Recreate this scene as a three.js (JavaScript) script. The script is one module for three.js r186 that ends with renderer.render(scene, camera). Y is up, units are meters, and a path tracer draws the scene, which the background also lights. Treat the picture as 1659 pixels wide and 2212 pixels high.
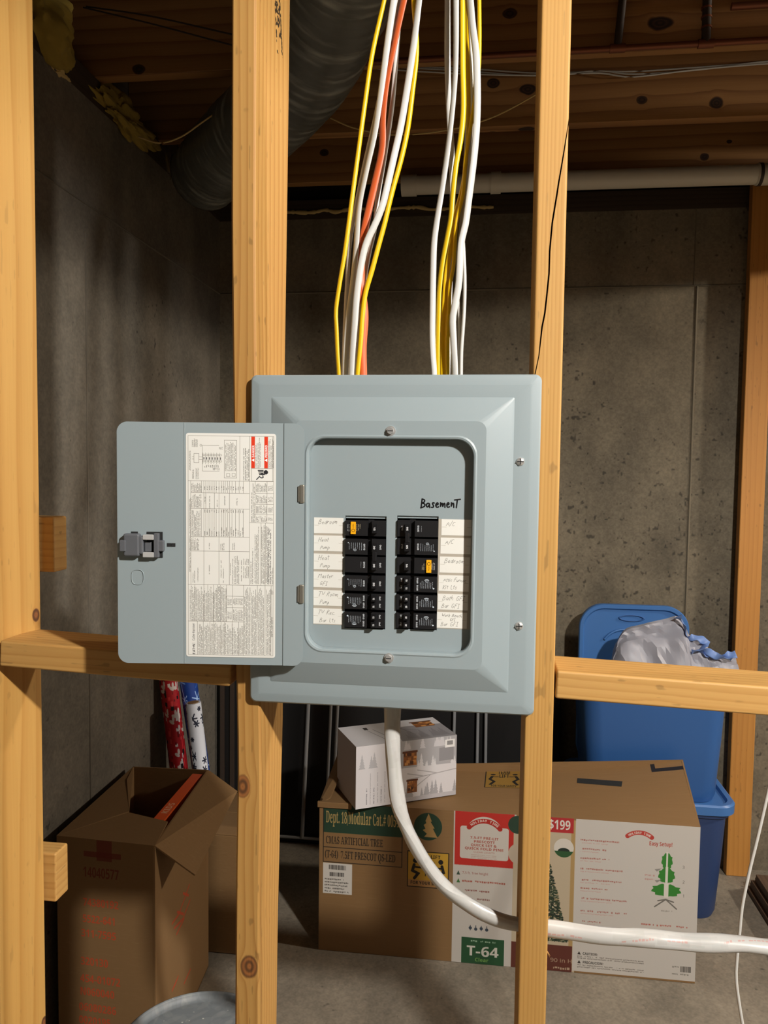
import * as THREE from 'three';
import { RoundedBoxGeometry } from 'three/addons/geometries/RoundedBoxGeometry.js';
import { mergeGeometries, mergeVertices, toCreasedNormals } from 'three/addons/utils/BufferGeometryUtils.js';
import { Brush, Evaluator, SUBTRACTION } from 'three-bvh-csg';

// ---------------------------------------------------------------- camera
const scene = new THREE.Scene();
scene.background = new THREE.Color(0x000000);
const FOCAL = 1700, YAW = 0.1252, PITCH = 0.0584, ROLL = 0.0127;
const EYE = new THREE.Vector3(0.123, 1.5, 1.0536);
const V = (x, y, z) => new THREE.Vector3(x, y, z);
const fwd = V(-Math.sin(YAW) * Math.cos(PITCH), -Math.sin(PITCH), -Math.cos(YAW) * Math.cos(PITCH));
const right0 = V(Math.cos(YAW), 0, -Math.sin(YAW));
const up0 = right0.clone().cross(fwd);
const camR = right0.clone().multiplyScalar(Math.cos(ROLL)).addScaledVector(up0, Math.sin(ROLL));
const camU = up0.clone().multiplyScalar(Math.cos(ROLL)).addScaledVector(right0, -Math.sin(ROLL));
const camera = new THREE.PerspectiveCamera(2 * Math.atan(1106 / FOCAL) * 180 / Math.PI, 1659 / 2212, 0.05, 60);
camera.position.copy(EYE);
camera.quaternion.setFromRotationMatrix(new THREE.Matrix4().makeBasis(camR, camU, fwd.clone().negate()));

const renderer = new THREE.WebGLRenderer({ antialias: true });
renderer.toneMapping = THREE.LinearToneMapping;
renderer.toneMappingExposure = 0.29;
renderer.shadowMap.enabled = true;

// ---------------------------------------------------------------- lights: two bare ceiling bulbs
const BULBS = [
  { at: V(1.42, 2.602, 1.37), cd: 98, color: [1.0, 0.965, 0.905], soft: 2.6, label: 'bare glowing bulb in a porcelain holder up between the joists beside the panel' },
  { at: V(3.5, 2.455, -0.8), cd: 66, color: [1.0, 0.90, 0.76], soft: 3.5, label: 'bare glowing bulb in a porcelain holder in the storage area past the beam' },
];

// a pixel of the photograph, met with the plane axis = value
const at = (axis, value, px, py) => {
  const d = fwd.clone().addScaledVector(camR, (px - 829.5) / FOCAL).addScaledVector(camU, -(py - 1106) / FOCAL);
  return EYE.clone().addScaledVector(d, (value - EYE[axis]) / d[axis]);
};

// ---------------------------------------------------------------- helpers
const mulberry = (a) => () => { a = (a + 0x6d2b79f5) | 0; let t = Math.imul(a ^ (a >>> 15), 1 | a); t = (t + Math.imul(t ^ (t >>> 7), 61 | t)) ^ t; return ((t ^ (t >>> 14)) >>> 0) / 4294967296; };
const hash = (x, y, s) => { let h = Math.imul(x | 0, 374761393) + Math.imul(y | 0, 668265263) + Math.imul(s | 0, 982451653); h = Math.imul(h ^ (h >>> 13), 1274126177); return ((h ^ (h >>> 16)) >>> 0) / 4294967296; };
const noise = (x, y, s = 0) => {
  const ix = Math.floor(x), iy = Math.floor(y), fx = x - ix, fy = y - iy, a = fx * fx * (3 - 2 * fx), b = fy * fy * (3 - 2 * fy);
  const l = hash(ix, iy, s) * (1 - a) + hash(ix + 1, iy, s) * a, h = hash(ix, iy + 1, s) * (1 - a) + hash(ix + 1, iy + 1, s) * a;
  return (l * (1 - b) + h * b) * 2 - 1;
};
const fbm = (x, y, s = 0, n = 4) => { let v = 0, a = 0.5; for (let i = 0; i < n; i++) { v += a * noise(x, y, s + i); x *= 2.03; y *= 2.03; a *= 0.5; } return v; };
const noise3 = (x, y, z, s) => { const iz = Math.floor(z), f = z - iz, a = f * f * (3 - 2 * f); return noise(x, y, s + iz * 57) * (1 - a) + noise(x, y, s + (iz + 1) * 57) * a; };
const clamp = THREE.MathUtils.clamp, lerp = THREE.MathUtils.lerp, smooth = THREE.MathUtils.smoothstep;
const lin = (r, g, b) => new THREE.Color().setRGB(r / 255, g / 255, b / 255, THREE.SRGBColorSpace);

function dataTex(w, h, f, srgb = true) {
  const d = new Uint8Array(w * h * 4), o = [0, 0, 0];
  for (let y = 0, i = 0; y < h; y++) for (let x = 0; x < w; x++, i += 4) { f(x / w, y / h, o); d[i] = clamp(o[0], 0, 255); d[i + 1] = clamp(o[1], 0, 255); d[i + 2] = clamp(o[2], 0, 255); d[i + 3] = 255; }
  const t = new THREE.DataTexture(d, w, h);
  t.magFilter = THREE.LinearFilter; t.minFilter = THREE.LinearFilter; t.wrapS = t.wrapT = THREE.MirroredRepeatWrapping;
  if (srgb) t.colorSpace = THREE.SRGBColorSpace;
  t.needsUpdate = true;
  return t;
}
function canvasTex(w, h, draw) {
  const c = document.createElement('canvas'); c.width = w; c.height = h;
  const g = c.getContext('2d'); draw(g, w, h);
  const t = new THREE.CanvasTexture(c); t.colorSpace = THREE.SRGBColorSpace;
  return t;
}
const std = (o) => new THREE.MeshPhysicalMaterial({ roughness: 0.7, metalness: 0, ...o });

const taken = {};
const numbered = (n) => { const k = (taken[n] = (taken[n] ?? -1) + 1); return k ? n + '_' + String(k).padStart(3, '0') : n; };
function shadows(o) { o.traverse((m) => { if (m.isMesh) { m.castShadow = true; m.receiveShadow = true; } }); return o; }
function tag(o, label, category, group, kind) {
  if (label) o.userData.label = label;
  if (category) o.userData.category = category;
  if (group) o.userData.group = group;
  if (kind) o.userData.kind = kind;
  return o;
}
// a one-mesh thing: geometry given in world coordinates, its origin moved to its base
function thing(name, geo, m, label, category, group, kind) {
  geo.computeBoundingBox();
  const b = geo.boundingBox, c = V((b.min.x + b.max.x) / 2, b.min.y, (b.min.z + b.max.z) / 2);
  geo.translate(-c.x, -c.y, -c.z);
  const o = new THREE.Mesh(geo, m); o.name = numbered(name); o.position.copy(c); scene.add(o);
  return shadows(tag(o, label, category, group, kind));
}
// a thing with parts: parts are added in world coordinates, close() moves the origin to the base
function group(name, label, category, grp, kind) { const o = new THREE.Group(); o.name = numbered(name); scene.add(o); return tag(o, label, category, grp, kind); }
function part(parent, name, geo, m, label) { const o = new THREE.Mesh(geo, m); o.name = name; if (label) o.userData.label = label; parent.add(o); return o; }
function close(g, base) {
  if (!base) { const b = new THREE.Box3().setFromObject(g); base = V((b.min.x + b.max.x) / 2, b.min.y, (b.min.z + b.max.z) / 2); }
  g.position.copy(base); for (const c of g.children) c.position.sub(base);
  return shadows(g);
}
// uv in metres, the grain along one axis, another strip of the texture for each face direction
function grainUV(geo, axis, tw, tl, ou = 0, ov = 0) {
  const g = geo.index ? geo.toNonIndexed() : geo, p = g.attributes.position, n = g.attributes.normal, uv = new Float32Array(p.count * 2);
  const I = { x: 0, y: 1, z: 2 }[axis], others = [0, 1, 2].filter((k) => k !== I), get = (a, i, k) => (k === 0 ? a.getX(i) : k === 1 ? a.getY(i) : a.getZ(i));
  for (let t = 0; t < p.count; t += 3) {
    const m = [0, 1, 2].map((k) => get(n, t, k) + get(n, t + 1, k) + get(n, t + 2, k)), ab = m.map(Math.abs), face = ab.indexOf(Math.max(...ab));
    const sgn = m[face] > 0 ? 1 : 0;
    for (let j = t; j < t + 3; j++) {
      const cross = face === I ? others[0] : others.find((k) => k !== face);
      uv[j * 2] = (get(p, j, cross) + ou + face * 0.131 + sgn * 0.217) / tw;
      uv[j * 2 + 1] = ((face === I ? get(p, j, others[1]) : get(p, j, I)) + ov) / tl;
    }
  }
  g.setAttribute('uv', new THREE.BufferAttribute(uv, 2));
  return g;
}
const board = (x0, x1, y0, y1, z0, z1, r = 0.003) => new RoundedBoxGeometry(x1 - x0, y1 - y0, z1 - z0, 2, r).translate((x0 + x1) / 2, (y0 + y1) / 2, (z0 + z1) / 2);
const box = (x0, x1, y0, y1, z0, z1) => new THREE.BoxGeometry(x1 - x0, y1 - y0, z1 - z0).translate((x0 + x1) / 2, (y0 + y1) / 2, (z0 + z1) / 2);
// closed rings of equal length stitched into a surface
function loft(rings, capStart, capEnd, crease = 0.6) {
  const n = rings[0].length, pos = [], idx = [];
  for (const r of rings) for (const p of r) pos.push(p.x, p.y, p.z);
  for (let k = 0; k + 1 < rings.length; k++) for (let i = 0; i < n; i++) { const j = (i + 1) % n, a = k * n + i, b = k * n + j, c = a + n, d = b + n; idx.push(a, b, c, b, d, c); }
  const cap = (k, flip) => { const c = rings[k].reduce((s, p) => s.add(p), V(0, 0, 0)).multiplyScalar(1 / n), ci = pos.length / 3; pos.push(c.x, c.y, c.z); for (let i = 0; i < n; i++) { const a = k * n + i, b = k * n + (i + 1) % n; flip ? idx.push(ci, b, a) : idx.push(ci, a, b); } };
  if (capStart) cap(0, true);
  if (capEnd) cap(rings.length - 1, false);
  const g = new THREE.BufferGeometry(); g.setAttribute('position', new THREE.Float32BufferAttribute(pos, 3)); g.setIndex(idx); g.computeVertexNormals();
  const out = toCreasedNormals(g, crease);
  if (!out.attributes.uv) out.setAttribute('uv', new THREE.BufferAttribute(new Float32Array(out.attributes.position.count * 2), 2));
  return out;
}
// rounded rectangle outline, counter-clockwise, f maps (a, b) to a point
function rrect(w, h, r, f, seg = 6) {
  const out = [];
  for (const [cx, cy, a0] of [[w / 2 - r, h / 2 - r, 0], [-w / 2 + r, h / 2 - r, 1], [-w / 2 + r, -h / 2 + r, 2], [w / 2 - r, -h / 2 + r, 3]])
    for (let i = 0; i <= seg; i++) { const a = (a0 + i / seg) * Math.PI / 2; out.push(f(cx + r * Math.cos(a), cy + r * Math.sin(a))); }
  return out;
}
// an oval section carried along a curve; ref sets the direction of the wide axis
function sweep(pts, wide, thick, segs, ref = V(1, 0, 0), twist = () => 0, radial = 10, scale = () => 1) {
  const c = new THREE.CatmullRomCurve3(pts, false, 'centripetal'), rings = [], uvs = [], len = c.getLength();
  for (let k = 0; k <= segs; k++) {
    const t = k / segs, p = c.getPointAt(t), T = c.getTangentAt(t), N = ref.clone().addScaledVector(T, -ref.dot(T)).normalize(), B = T.clone().cross(N), ring = [], tw = twist(t), s = scale(t);
    for (let i = 0; i < radial; i++) { const a = i / radial * 2 * Math.PI, u = Math.cos(a) * wide / 2 * s, v = Math.sin(a) * thick / 2 * s; ring.push(p.clone().addScaledVector(N, u * Math.cos(tw) - v * Math.sin(tw)).addScaledVector(B, u * Math.sin(tw) + v * Math.cos(tw))); }
    rings.push(ring);
  }
  const n = radial, pos = [], uv = [], idx = [];
  rings.forEach((r, k) => { for (let i = 0; i <= n; i++) { const p = r[i % n]; pos.push(p.x, p.y, p.z); uv.push(i / n, k / segs * len); } });
  for (let k = 0; k < segs; k++) for (let i = 0; i < n; i++) { const a = k * (n + 1) + i, b = a + 1, d = a + n + 1, e = d + 1; idx.push(a, b, d, b, e, d); }
  for (const k of [0, segs]) { const q = c.getPointAt(k / segs), ci = pos.length / 3; pos.push(q.x, q.y, q.z); uv.push(0.5, 0); for (let i = 0; i < n; i++) { const a = k * (n + 1) + i; k ? idx.push(ci, a, a + 1) : idx.push(ci, a + 1, a); } }
  const g = new THREE.BufferGeometry(); g.setAttribute('position', new THREE.Float32BufferAttribute(pos, 3)); g.setAttribute('uv', new THREE.Float32BufferAttribute(uv, 2)); g.setIndex(idx); g.computeVertexNormals();
  return g;
}
const px = (z, list) => list.map(([x, y, dz = 0]) => at('z', z + dz, x, y));
const rod = (a, b, r, n = 12) => { const d = b.clone().sub(a), g = new THREE.CylinderGeometry(r, r, d.length(), n); g.applyQuaternion(new THREE.Quaternion().setFromUnitVectors(V(0, 1, 0), d.clone().normalize())); return g.translate((a.x + b.x) / 2, (a.y + b.y) / 2, (a.z + b.z) / 2); };
// a lump: a sphere pushed about by noise
function lump(c, sx, sy, sz, seed, amp, freq, detail = 5, crease = 0.9, ridged = false) {
  const g = mergeVertices(new THREE.IcosahedronGeometry(1, detail).deleteAttribute('uv').deleteAttribute('normal')), p = g.attributes.position;
  for (let i = 0; i < p.count; i++) {
    const x = p.getX(i), y = p.getY(i), z = p.getZ(i);
    let n = 0, a = 1, f = freq;
    for (let k = 0; k < 4; k++) { const q = noise3(x * f, y * f, z * f, seed + k * 31); n += a * (ridged ? 0.5 - Math.abs(q) : q); a *= 0.5; f *= 2.1; }
    const s = 1 + amp * n; p.setXYZ(i, c.x + x * s * sx, c.y + y * s * sy, c.z + z * s * sz);
  }
  g.computeVertexNormals();
  const o = toCreasedNormals(g, crease); o.setAttribute('uv', new THREE.BufferAttribute(new Float32Array(o.attributes.position.count * 2), 2));
  return o;
}

// ---------------------------------------------------------------- materials
// softwood: growth bands along v, bent round the knots; u, v in metres
function woodTex(seed, { w = 256, h = 1024, tw = 0.35, tl = 1.5, light = [226, 186, 128], dark = [196, 146, 86], knotC = [128, 78, 40], freq = 95, contrast = 0.7, bend = 1, knots = [], stains = 0, stamp } = {}) {
  return dataTex(w, h, (U, Vv, o) => {
    let u = U * tw, v = Vv * tl, kn = 0, ring = 0;
    const u0 = u, v0 = v;
    for (const [ku, kv, r, e = 1.5] of knots) {
      const wob = 1 + 0.12 * noise(u0 * 60, v0 * 60, seed + 3);
      const du = u0 - ku, dv = (v0 - kv) / e, d = Math.hypot(du, dv) * wob;
      if (d < r * 1.12) { const q = smooth(r * 1.12 - d, 0, r * 0.25); kn = Math.max(kn, q); ring = d * 900; }
      else if (d < r * 9) u -= du * (r * r / (d * d)) * 0.95;
    }
    const wv = bend * (fbm(u * 7 + seed, v * 0.8, seed, 3) * 0.03 + fbm(u * 24, v * 1.6, seed + 5, 2) * 0.005);
    const t = (u + wv) * freq, s = t - Math.floor(t), line = s * s * s * (1 - smooth(s, 0.93, 1));
    const fib = noise(u0 * 1100, v0 * 14, seed + 1) * 0.55 + noise(u0 * 420, v0 * 5, seed + 2) * 0.45, patch = fbm(u0 * 9, v0 * 2.4, seed + 8, 3);
    let m = clamp(contrast * line + 0.10 * fib + 0.18 * patch + 0.12, 0, 1);
    const sp = noise(u0 * 260, v0 * 40, seed + 21) - 0.12 * (1 + noise(u0 * 14, v0 * 5, seed + 25)), speck = sp > 0.7 ? 0.18 * stains * smooth(sp, 0.7, 0.82) : 0;
    for (let c = 0; c < 3; c++) {
      let q = lerp(light[c], dark[c], m) * (1 - speck);
      if (stamp && v0 > stamp[1] && v0 < stamp[2]) { const q0 = Math.abs(u0 - stamp[0] - (stamp[2] - v0) * 0.12); if (q0 < 0.008 && noise(u0 * 420, v0 * 300, 77) > -0.15 && (q0 > 0.0055 || noise(u0 * 200, v0 * 160, 78) > 0.05)) q *= 0.28; }
      if (kn > 0) q = lerp(q, knotC[c] * (0.85 + 0.22 * Math.sin(ring) + 0.12 * fib), kn);
      o[c] = q;
    }
  });
}
const wood = (seed, opt = {}) => { const m = std({ map: woodTex(seed, opt), roughness: 0.62 }); m.userData = { tw: opt.tw ?? 0.35, tl: opt.tl ?? 1.5 }; return m; };
const wg = (geo, axis, m, ou = 0, ov = 0) => grainUV(geo, axis, m.userData.tw, m.userData.tl, ou, ov);

function concreteTex(seed, w, h, W, H, base, spots, zones = []) {
  return dataTex(w, h, (U, Vv, o) => {
    const u = U * W, v = Vv * H;
    const m = fbm(u * 1.6, v * 1.3, seed, 4) * 0.16 + fbm(u * 9, v * 6, seed + 4, 3) * 0.2 + fbm(u * 14, v * 1.1, seed + 9, 2) * 0.06 + noise(u * 230, v * 230, seed + 7) * 0.07 + noise(u * 90, v * 90, seed + 8) * 0.05;
    let k = 1 + m;
    const q = noise(u * 62, v * 54, seed + 12) * 0.55 + noise(u * 150, v * 130, seed + 13) * 0.45, zone = fbm(u * 2.6, v * 2.1, seed + 15, 2) * (zones.length ? 0.6 : 1) + zones.reduce((t, [a, b, r, k]) => t + k * Math.exp(-((u - a) ** 2 + ((v - b) * 0.6) ** 2) / (r * r)), 0);
    const th = 0.66 - spots * (0.1 + zone * 0.9);
    if (q > th) k *= 1 - 0.38 * smooth(q, th, th + 0.3);
    o[0] = base[0] * k; o[1] = base[1] * k; o[2] = base[2] * k;
  });
}
const M = {};
M.panel = std({ color: lin(148, 161, 165), roughness: 0.38, clearcoat: 0.15, clearcoatRoughness: 0.4 });
M.paintEdge = M.panel;
M.steel = std({ color: lin(214, 214, 212), metalness: 0.65, roughness: 0.3 });
M.zinc = std({ color: lin(176, 172, 160), metalness: 0.85, roughness: 0.4 });
M.blackPlastic = std({ color: lin(22, 22, 24), roughness: 0.42 });
M.latchGrey = std({ color: lin(92, 95, 100), roughness: 0.5 });
M.latchLight = std({ color: lin(178, 178, 176), roughness: 0.5 });
M.darkHole = std({ color: lin(30, 32, 33), roughness: 0.9 });
M.white = std({ color: lin(206, 205, 200), roughness: 0.42 });
M.yellow = std({ color: lin(228, 188, 10), roughness: 0.38 });
M.orange = std({ color: lin(208, 94, 44), roughness: 0.45 });
M.copper = std({ color: lin(134, 82, 58), metalness: 0.7, roughness: 0.45 });
M.darkPipe = std({ color: lin(58, 46, 38), roughness: 0.6 });
M.pvc = std({ color: lin(222, 216, 200), roughness: 0.35 });
M.porcelain = std({ color: lin(230, 228, 222), roughness: 0.3 });
M.insulation = std({ color: lin(160, 136, 58), roughness: 1 });
M.foam = std({ color: lin(206, 180, 120), roughness: 0.9 });
M.duct = std({ color: lin(74, 76, 74), roughness: 0.36, clearcoat: 0.3, clearcoatRoughness: 0.3 });
M.foil = std({ color: lin(190, 190, 186), metalness: 1, roughness: 0.35 });
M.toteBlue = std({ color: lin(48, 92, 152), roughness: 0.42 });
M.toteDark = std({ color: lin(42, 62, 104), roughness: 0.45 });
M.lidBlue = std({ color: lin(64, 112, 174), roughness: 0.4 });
M.bag = std({ color: lin(168, 168, 178), roughness: 0.45, transmission: 0.12, thickness: 0 });
M.bagBlue = std({ color: lin(112, 142, 200), roughness: 0.45 });
M.tableTop = std({ color: lin(26, 25, 25), roughness: 0.5 });
M.tableLeg = std({ color: lin(158, 158, 158), roughness: 0.4 });
M.pailGrey = std({ color: lin(120, 126, 130), roughness: 0.45 });
M.beam = std({ color: lin(120, 96, 70), roughness: 0.8 });

const W = {
  farLeft: wood(11, { w: 384, h: 2048, tl: 2.4, freq: 34, contrast: 0.5, light: [196, 152, 82], dark: [166, 114, 48], knots: [[0.168, 1.262, 0.007], [0.162, 0.6, 0.006]], stains: 0.4 }),
  left: wood(23, { w: 384, h: 2048, tl: 2.4, freq: 120, contrast: 0.55, light: [192, 146, 76], dark: [156, 104, 42], stains: 0.8 }),
  right: wood(37, { w: 384, h: 2048, tl: 2.4, freq: 210, contrast: 0.5, bend: 0.35, stains: 0.7, light: [196, 152, 84], dark: [160, 110, 48] }),
  block: wood(41, { w: 384, h: 1024, tl: 1.2, freq: 75, contrast: 0.5, light: [198, 154, 88], dark: [162, 112, 52], knots: [[0.2, 0.3, 0.008], [0.05, 0.9, 0.008]], stains: 0.8 }),
  post: wood(53, { w: 256, h: 1024, tl: 2.4, freq: 55, contrast: 0.4, light: [192, 134, 62], dark: [162, 104, 40], knots: [[0.16, 0.5, 0.004, 1], [0.2, 1.1, 0.004, 1], [0.18, 1.5, 0.005, 1]], stains: 0.9 }),
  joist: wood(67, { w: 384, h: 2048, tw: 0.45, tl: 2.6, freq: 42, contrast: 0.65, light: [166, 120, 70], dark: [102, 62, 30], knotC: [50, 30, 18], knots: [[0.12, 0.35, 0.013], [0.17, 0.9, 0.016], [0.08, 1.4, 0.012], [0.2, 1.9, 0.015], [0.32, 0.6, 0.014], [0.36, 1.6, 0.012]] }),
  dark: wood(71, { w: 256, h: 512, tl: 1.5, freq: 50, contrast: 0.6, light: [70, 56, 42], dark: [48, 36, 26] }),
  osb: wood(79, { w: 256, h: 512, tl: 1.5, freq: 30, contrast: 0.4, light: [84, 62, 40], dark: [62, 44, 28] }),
};

// ---------------------------------------------------------------- room shell
const XL = -0.92, ZB = -1.98, XR = 7.4, ZF = 6.2, WALLTOP = 2.446, JB = 2.52, JT = 2.755;
M.concBack = std({ map: concreteTex(5, 1024, 1024, 2.4, 2.4, [112, 103, 86], 0.62, [[1.62, 1.75, 0.2, 0.42], [1.9, 1.15, 0.28, 0.34], [1.5, 1.2, 0.2, 0.4], [2.3, 1.0, 0.2, 0.3]]), roughness: 0.9 });
M.concLeft = std({ map: concreteTex(9, 1024, 1024, 2.4, 2.4, [104, 97, 86], 0.5), roughness: 0.9 });
M.concFloor = std({ map: concreteTex(14, 1024, 1024, 2.4, 2.4, [126, 117, 103], 0.05), roughness: 0.75 });
const planar = (geo, ax, ay, s, ox = 0, oy = 0) => { const g = geo.toNonIndexed(), p = g.attributes.position, uv = new Float32Array(p.count * 2), get = (i, a) => (a === 'x' ? p.getX(i) : a === 'y' ? p.getY(i) : p.getZ(i)); for (let i = 0; i < p.count; i++) { uv[2 * i] = (get(i, ax) + ox) / s; uv[2 * i + 1] = (get(i, ay) + oy) / s; } g.setAttribute('uv', new THREE.BufferAttribute(uv, 2)); return g; };
const structure = (name, geo, m) => { const o = new THREE.Mesh(geo, m); o.name = name; o.userData.kind = 'structure'; scene.add(o); return shadows(o); };
structure('floor', planar(box(XL - 0.2, XR + 0.2, -0.12, 0, ZB - 0.2, ZF + 0.2), 'x', 'z', 2.4), M.concFloor);
const wallBack = structure('wall_back', planar(box(XL - 0.2, XR + 0.2, 0, WALLTOP, ZB - 0.2, ZB), 'x', 'y', 2.4, 1.2), M.concBack);
const wallLeft = structure('wall_left', planar(box(XL - 0.2, XL, 0, WALLTOP, ZB, ZF), 'z', 'y', 2.4, 2.1), M.concLeft);
structure('wall_right', planar(box(XR, XR + 0.2, 0, JT, ZB, ZF), 'z', 'y', 2.4), M.concLeft);
structure('wall_front', planar(box(XL - 0.2, XR + 0.2, 0, JT, ZF, ZF + 0.2), 'x', 'y', 2.4), M.concLeft);
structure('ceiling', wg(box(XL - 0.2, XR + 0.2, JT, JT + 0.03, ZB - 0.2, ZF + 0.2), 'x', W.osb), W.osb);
// raised seams left by the form panels
{
  const sv = at('z', ZB, 1503, 700).x, sh = at('z', ZB, 1250, 622).y;
  const bead = (a, b, r) => rod(a, b, r, 6);
  part(wallBack, 'seam', bead(V(sv, 0, ZB), V(sv, sh, ZB), 0.0045), M.concBack);
  part(wallBack, 'seam', bead(V(sv - 0.012, sh, ZB), V(sv - 0.012, WALLTOP, ZB), 0.0025), M.concBack);
  part(wallBack, 'seam', bead(V(XL, sh - 0.004, ZB), V(1.6, sh + 0.004, ZB), 0.004), M.concBack);
  const s1 = at('x', XL, 186, 700).z, s2 = at('x', XL, 90, 372), s3 = at('x', XL, 330, 540);
  part(wallLeft, 'seam', bead(V(XL, 0, s1), V(XL, 2.1, s1), 0.003), M.concLeft);
  part(wallLeft, 'seam', bead(V(XL, s2.y, s2.z + 0.6), V(XL, s3.y, ZB), 0.003), M.concLeft);
  shadows(wallBack); shadows(wallLeft);
}
// sill plates, rim boards and their foam on top of the concrete
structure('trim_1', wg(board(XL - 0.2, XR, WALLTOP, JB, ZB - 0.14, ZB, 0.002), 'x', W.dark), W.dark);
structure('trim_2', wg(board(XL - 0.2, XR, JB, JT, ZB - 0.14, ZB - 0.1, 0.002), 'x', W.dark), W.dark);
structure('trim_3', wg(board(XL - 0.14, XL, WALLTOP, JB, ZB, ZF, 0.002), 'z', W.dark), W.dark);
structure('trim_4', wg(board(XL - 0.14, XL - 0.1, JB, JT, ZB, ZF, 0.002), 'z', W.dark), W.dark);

// floor joists across the ceiling, 41 cm apart
const joistZ = [];
for (let k = 0; k < 20; k++) joistZ.push(-1.84 + 0.41 * k);
const knotted = (seed, z, list) => wood(seed, { w: 384, h: 2048, tw: 0.26, tl: 2.9, freq: 24, contrast: 0.6, bend: 1, light: [172, 126, 74], dark: [110, 68, 34], knotC: [66, 40, 23], knots: list.map(([a, b, r, e]) => { const q = at('z', z, a, b); return [q.y - 2.51, q.x + 1.05, r, e]; }) });
const ownJoist = [knotted(103, -1.802, [[1522, 339, 0.012, 1.2], [1575, 306, 0.006, 1.4], [700, 330, 0.012, 1.4]]), knotted(107, -1.392, [[1140, 193, 0.016, 1.5], [1386, 216, 0.011, 1.3], [1548, 223, 0.017, 1.1], [1065, 180, 0.014, 1.3], [560, 230, 0.012, 1.4]]), knotted(109, -0.982, [[1425, 50, 0.016, 1.8], [300, 150, 0.012, 1.5], [1100, 30, 0.012, 1.5]])];
joistZ.forEach((z, k) => {
  const own = ownJoist[k];
  const names = ['over the plastic drain pipe', 'with thin white wires along it', 'with the copper pipe along it'];
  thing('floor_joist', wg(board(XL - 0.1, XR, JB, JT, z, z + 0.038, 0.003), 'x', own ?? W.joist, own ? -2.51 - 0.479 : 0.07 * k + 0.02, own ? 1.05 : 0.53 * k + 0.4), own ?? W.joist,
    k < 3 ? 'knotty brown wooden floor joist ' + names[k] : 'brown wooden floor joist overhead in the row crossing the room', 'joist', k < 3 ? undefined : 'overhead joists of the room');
});
// beam hung under the joists off to the right; it shades the upper part of the back wall from the far bulb
thing('ceiling_beam', wg(board(1.5, 1.65, 2.25, JB, ZB, ZF, 0.004), 'z', W.osb), W.osb, 'boxed wooden beam running under the joists past the end of the stud wall', 'beam');

// ---------------------------------------------------------------- stud wall
const STUDTOP = 2.444, D = 0.089;
structure('trim_5', wg(board(XL, 1.47, STUDTOP, JB - 0.001, -D, 0, 0.003), 'x', W.block), W.block);
structure('trim_6', wg(board(XL, 0.63, 0, 0.038, -D, 0, 0.003), 'x', W.block), W.block);
const stud = (x, label, m, ou, ov) => thing('wall_stud', wg(board(x, x + 0.038, 0.038, STUDTOP, -D, 0), 'y', m, ou, ov), m, label, 'stud');
{ // set slightly turned, so that its broad side shows
  const g = wg(board(-0.597, -0.559, 0.038, STUDTOP, -D, 0), 'y', W.farLeft, 0.03, 0);
  g.translate(0.559, 0, D).rotateY(-0.25).translate(-0.559, 0, -D);
  thing('wall_stud', g, W.farLeft, 'pale wooden stud next to the concrete side wall, its broad side toward the panel', 'stud');
}
stud(0.59, 'wooden end stud of the stud wall at the far end of the blocking', W.right, 0.1, 0.7);

// the stud left of the panel is warped: it twists toward its top
{
  const tab = (list, z) => list.map(([x, y]) => { const p = at('z', z, x, y); return [p.y, p.x]; }).sort((a, b) => a[0] - b[0]);
  const FLt = tab([[500, -200], [500, 0], [499, 500], [503, 850], [509, 1440], [513, 1657], [509, 1877], [507, 2212]], 0);
  const FRt = tab([[553, -200], [553, 0], [551, 500], [553, 800], [562, 1540], [565, 1716], [560, 1972], [561, 2212]], 0);
  const BRt = tab([[629, -200], [627, 0], [622, 400], [616, 800], [612, 1540], [608, 1693], [601, 1980], [598, 2212]], -D);
  const look = (t, y) => { if (y <= t[0][0]) return t[0][1]; for (let i = 1; i < t.length; i++) if (y <= t[i][0]) return lerp(t[i - 1][1], t[i][1], (y - t[i - 1][0]) / (t[i][0] - t[i - 1][0])); return t[t.length - 1][1]; };
  const ys = []; for (let y = 0.038; y < STUDTOP; y += 0.06) ys.push(y); ys.push(STUDTOP);
  const pos = [], uv = [], idx = [], per = [];
  const c = 0.0028;
  ys.forEach((y) => {
    const fl = look(FLt, y), fr = look(FRt, y), br = look(BRt, y), sh = br - fr;
    const P = [[fl + c, 0], [fr - c, 0], [fr, -c], [br, -D + c], [br - c, -D], [fl + sh + c, -D], [fl + sh, -D + c], [fl, -c], [fl + c, 0]];
    let s = 0; P.forEach((q, i) => { if (i) s += Math.hypot(q[0] - P[i - 1][0], q[1] - P[i - 1][1]); pos.push(q[0], y, q[1]); uv.push((s + 0.012) / 0.35, y / 2.4); });
  });
  const n = 9;
  for (let k = 0; k + 1 < ys.length; k++) for (let i = 0; i < n - 1; i++) { const a = k * n + i, b = a + 1, d = a + n, e = d + 1; idx.push(a, b, d, b, e, d); }
  const g = new THREE.BufferGeometry(); g.setAttribute('position', new THREE.Float32BufferAttribute(pos, 3)); g.setAttribute('uv', new THREE.Float32BufferAttribute(uv, 2)); g.setIndex(idx);
  const m = wood(29, { stamp: [0.095, 2.075, 2.16], w: 512, h: 2048, tl: 2.4, freq: 85, contrast: 0.62, light: [190, 146, 80], dark: [152, 100, 42], knotC: [140, 88, 44], knots: [[0.017, 1.045, 0.011, 1.5], [0.03, 0.783, 0.0125, 1.35]], stains: 0.8 });
  const g2 = toCreasedNormals(g, 0.5);
  thing('wall_stud', g2, m, 'warped knotty wooden stud behind the open panel door', 'stud');
}
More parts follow.
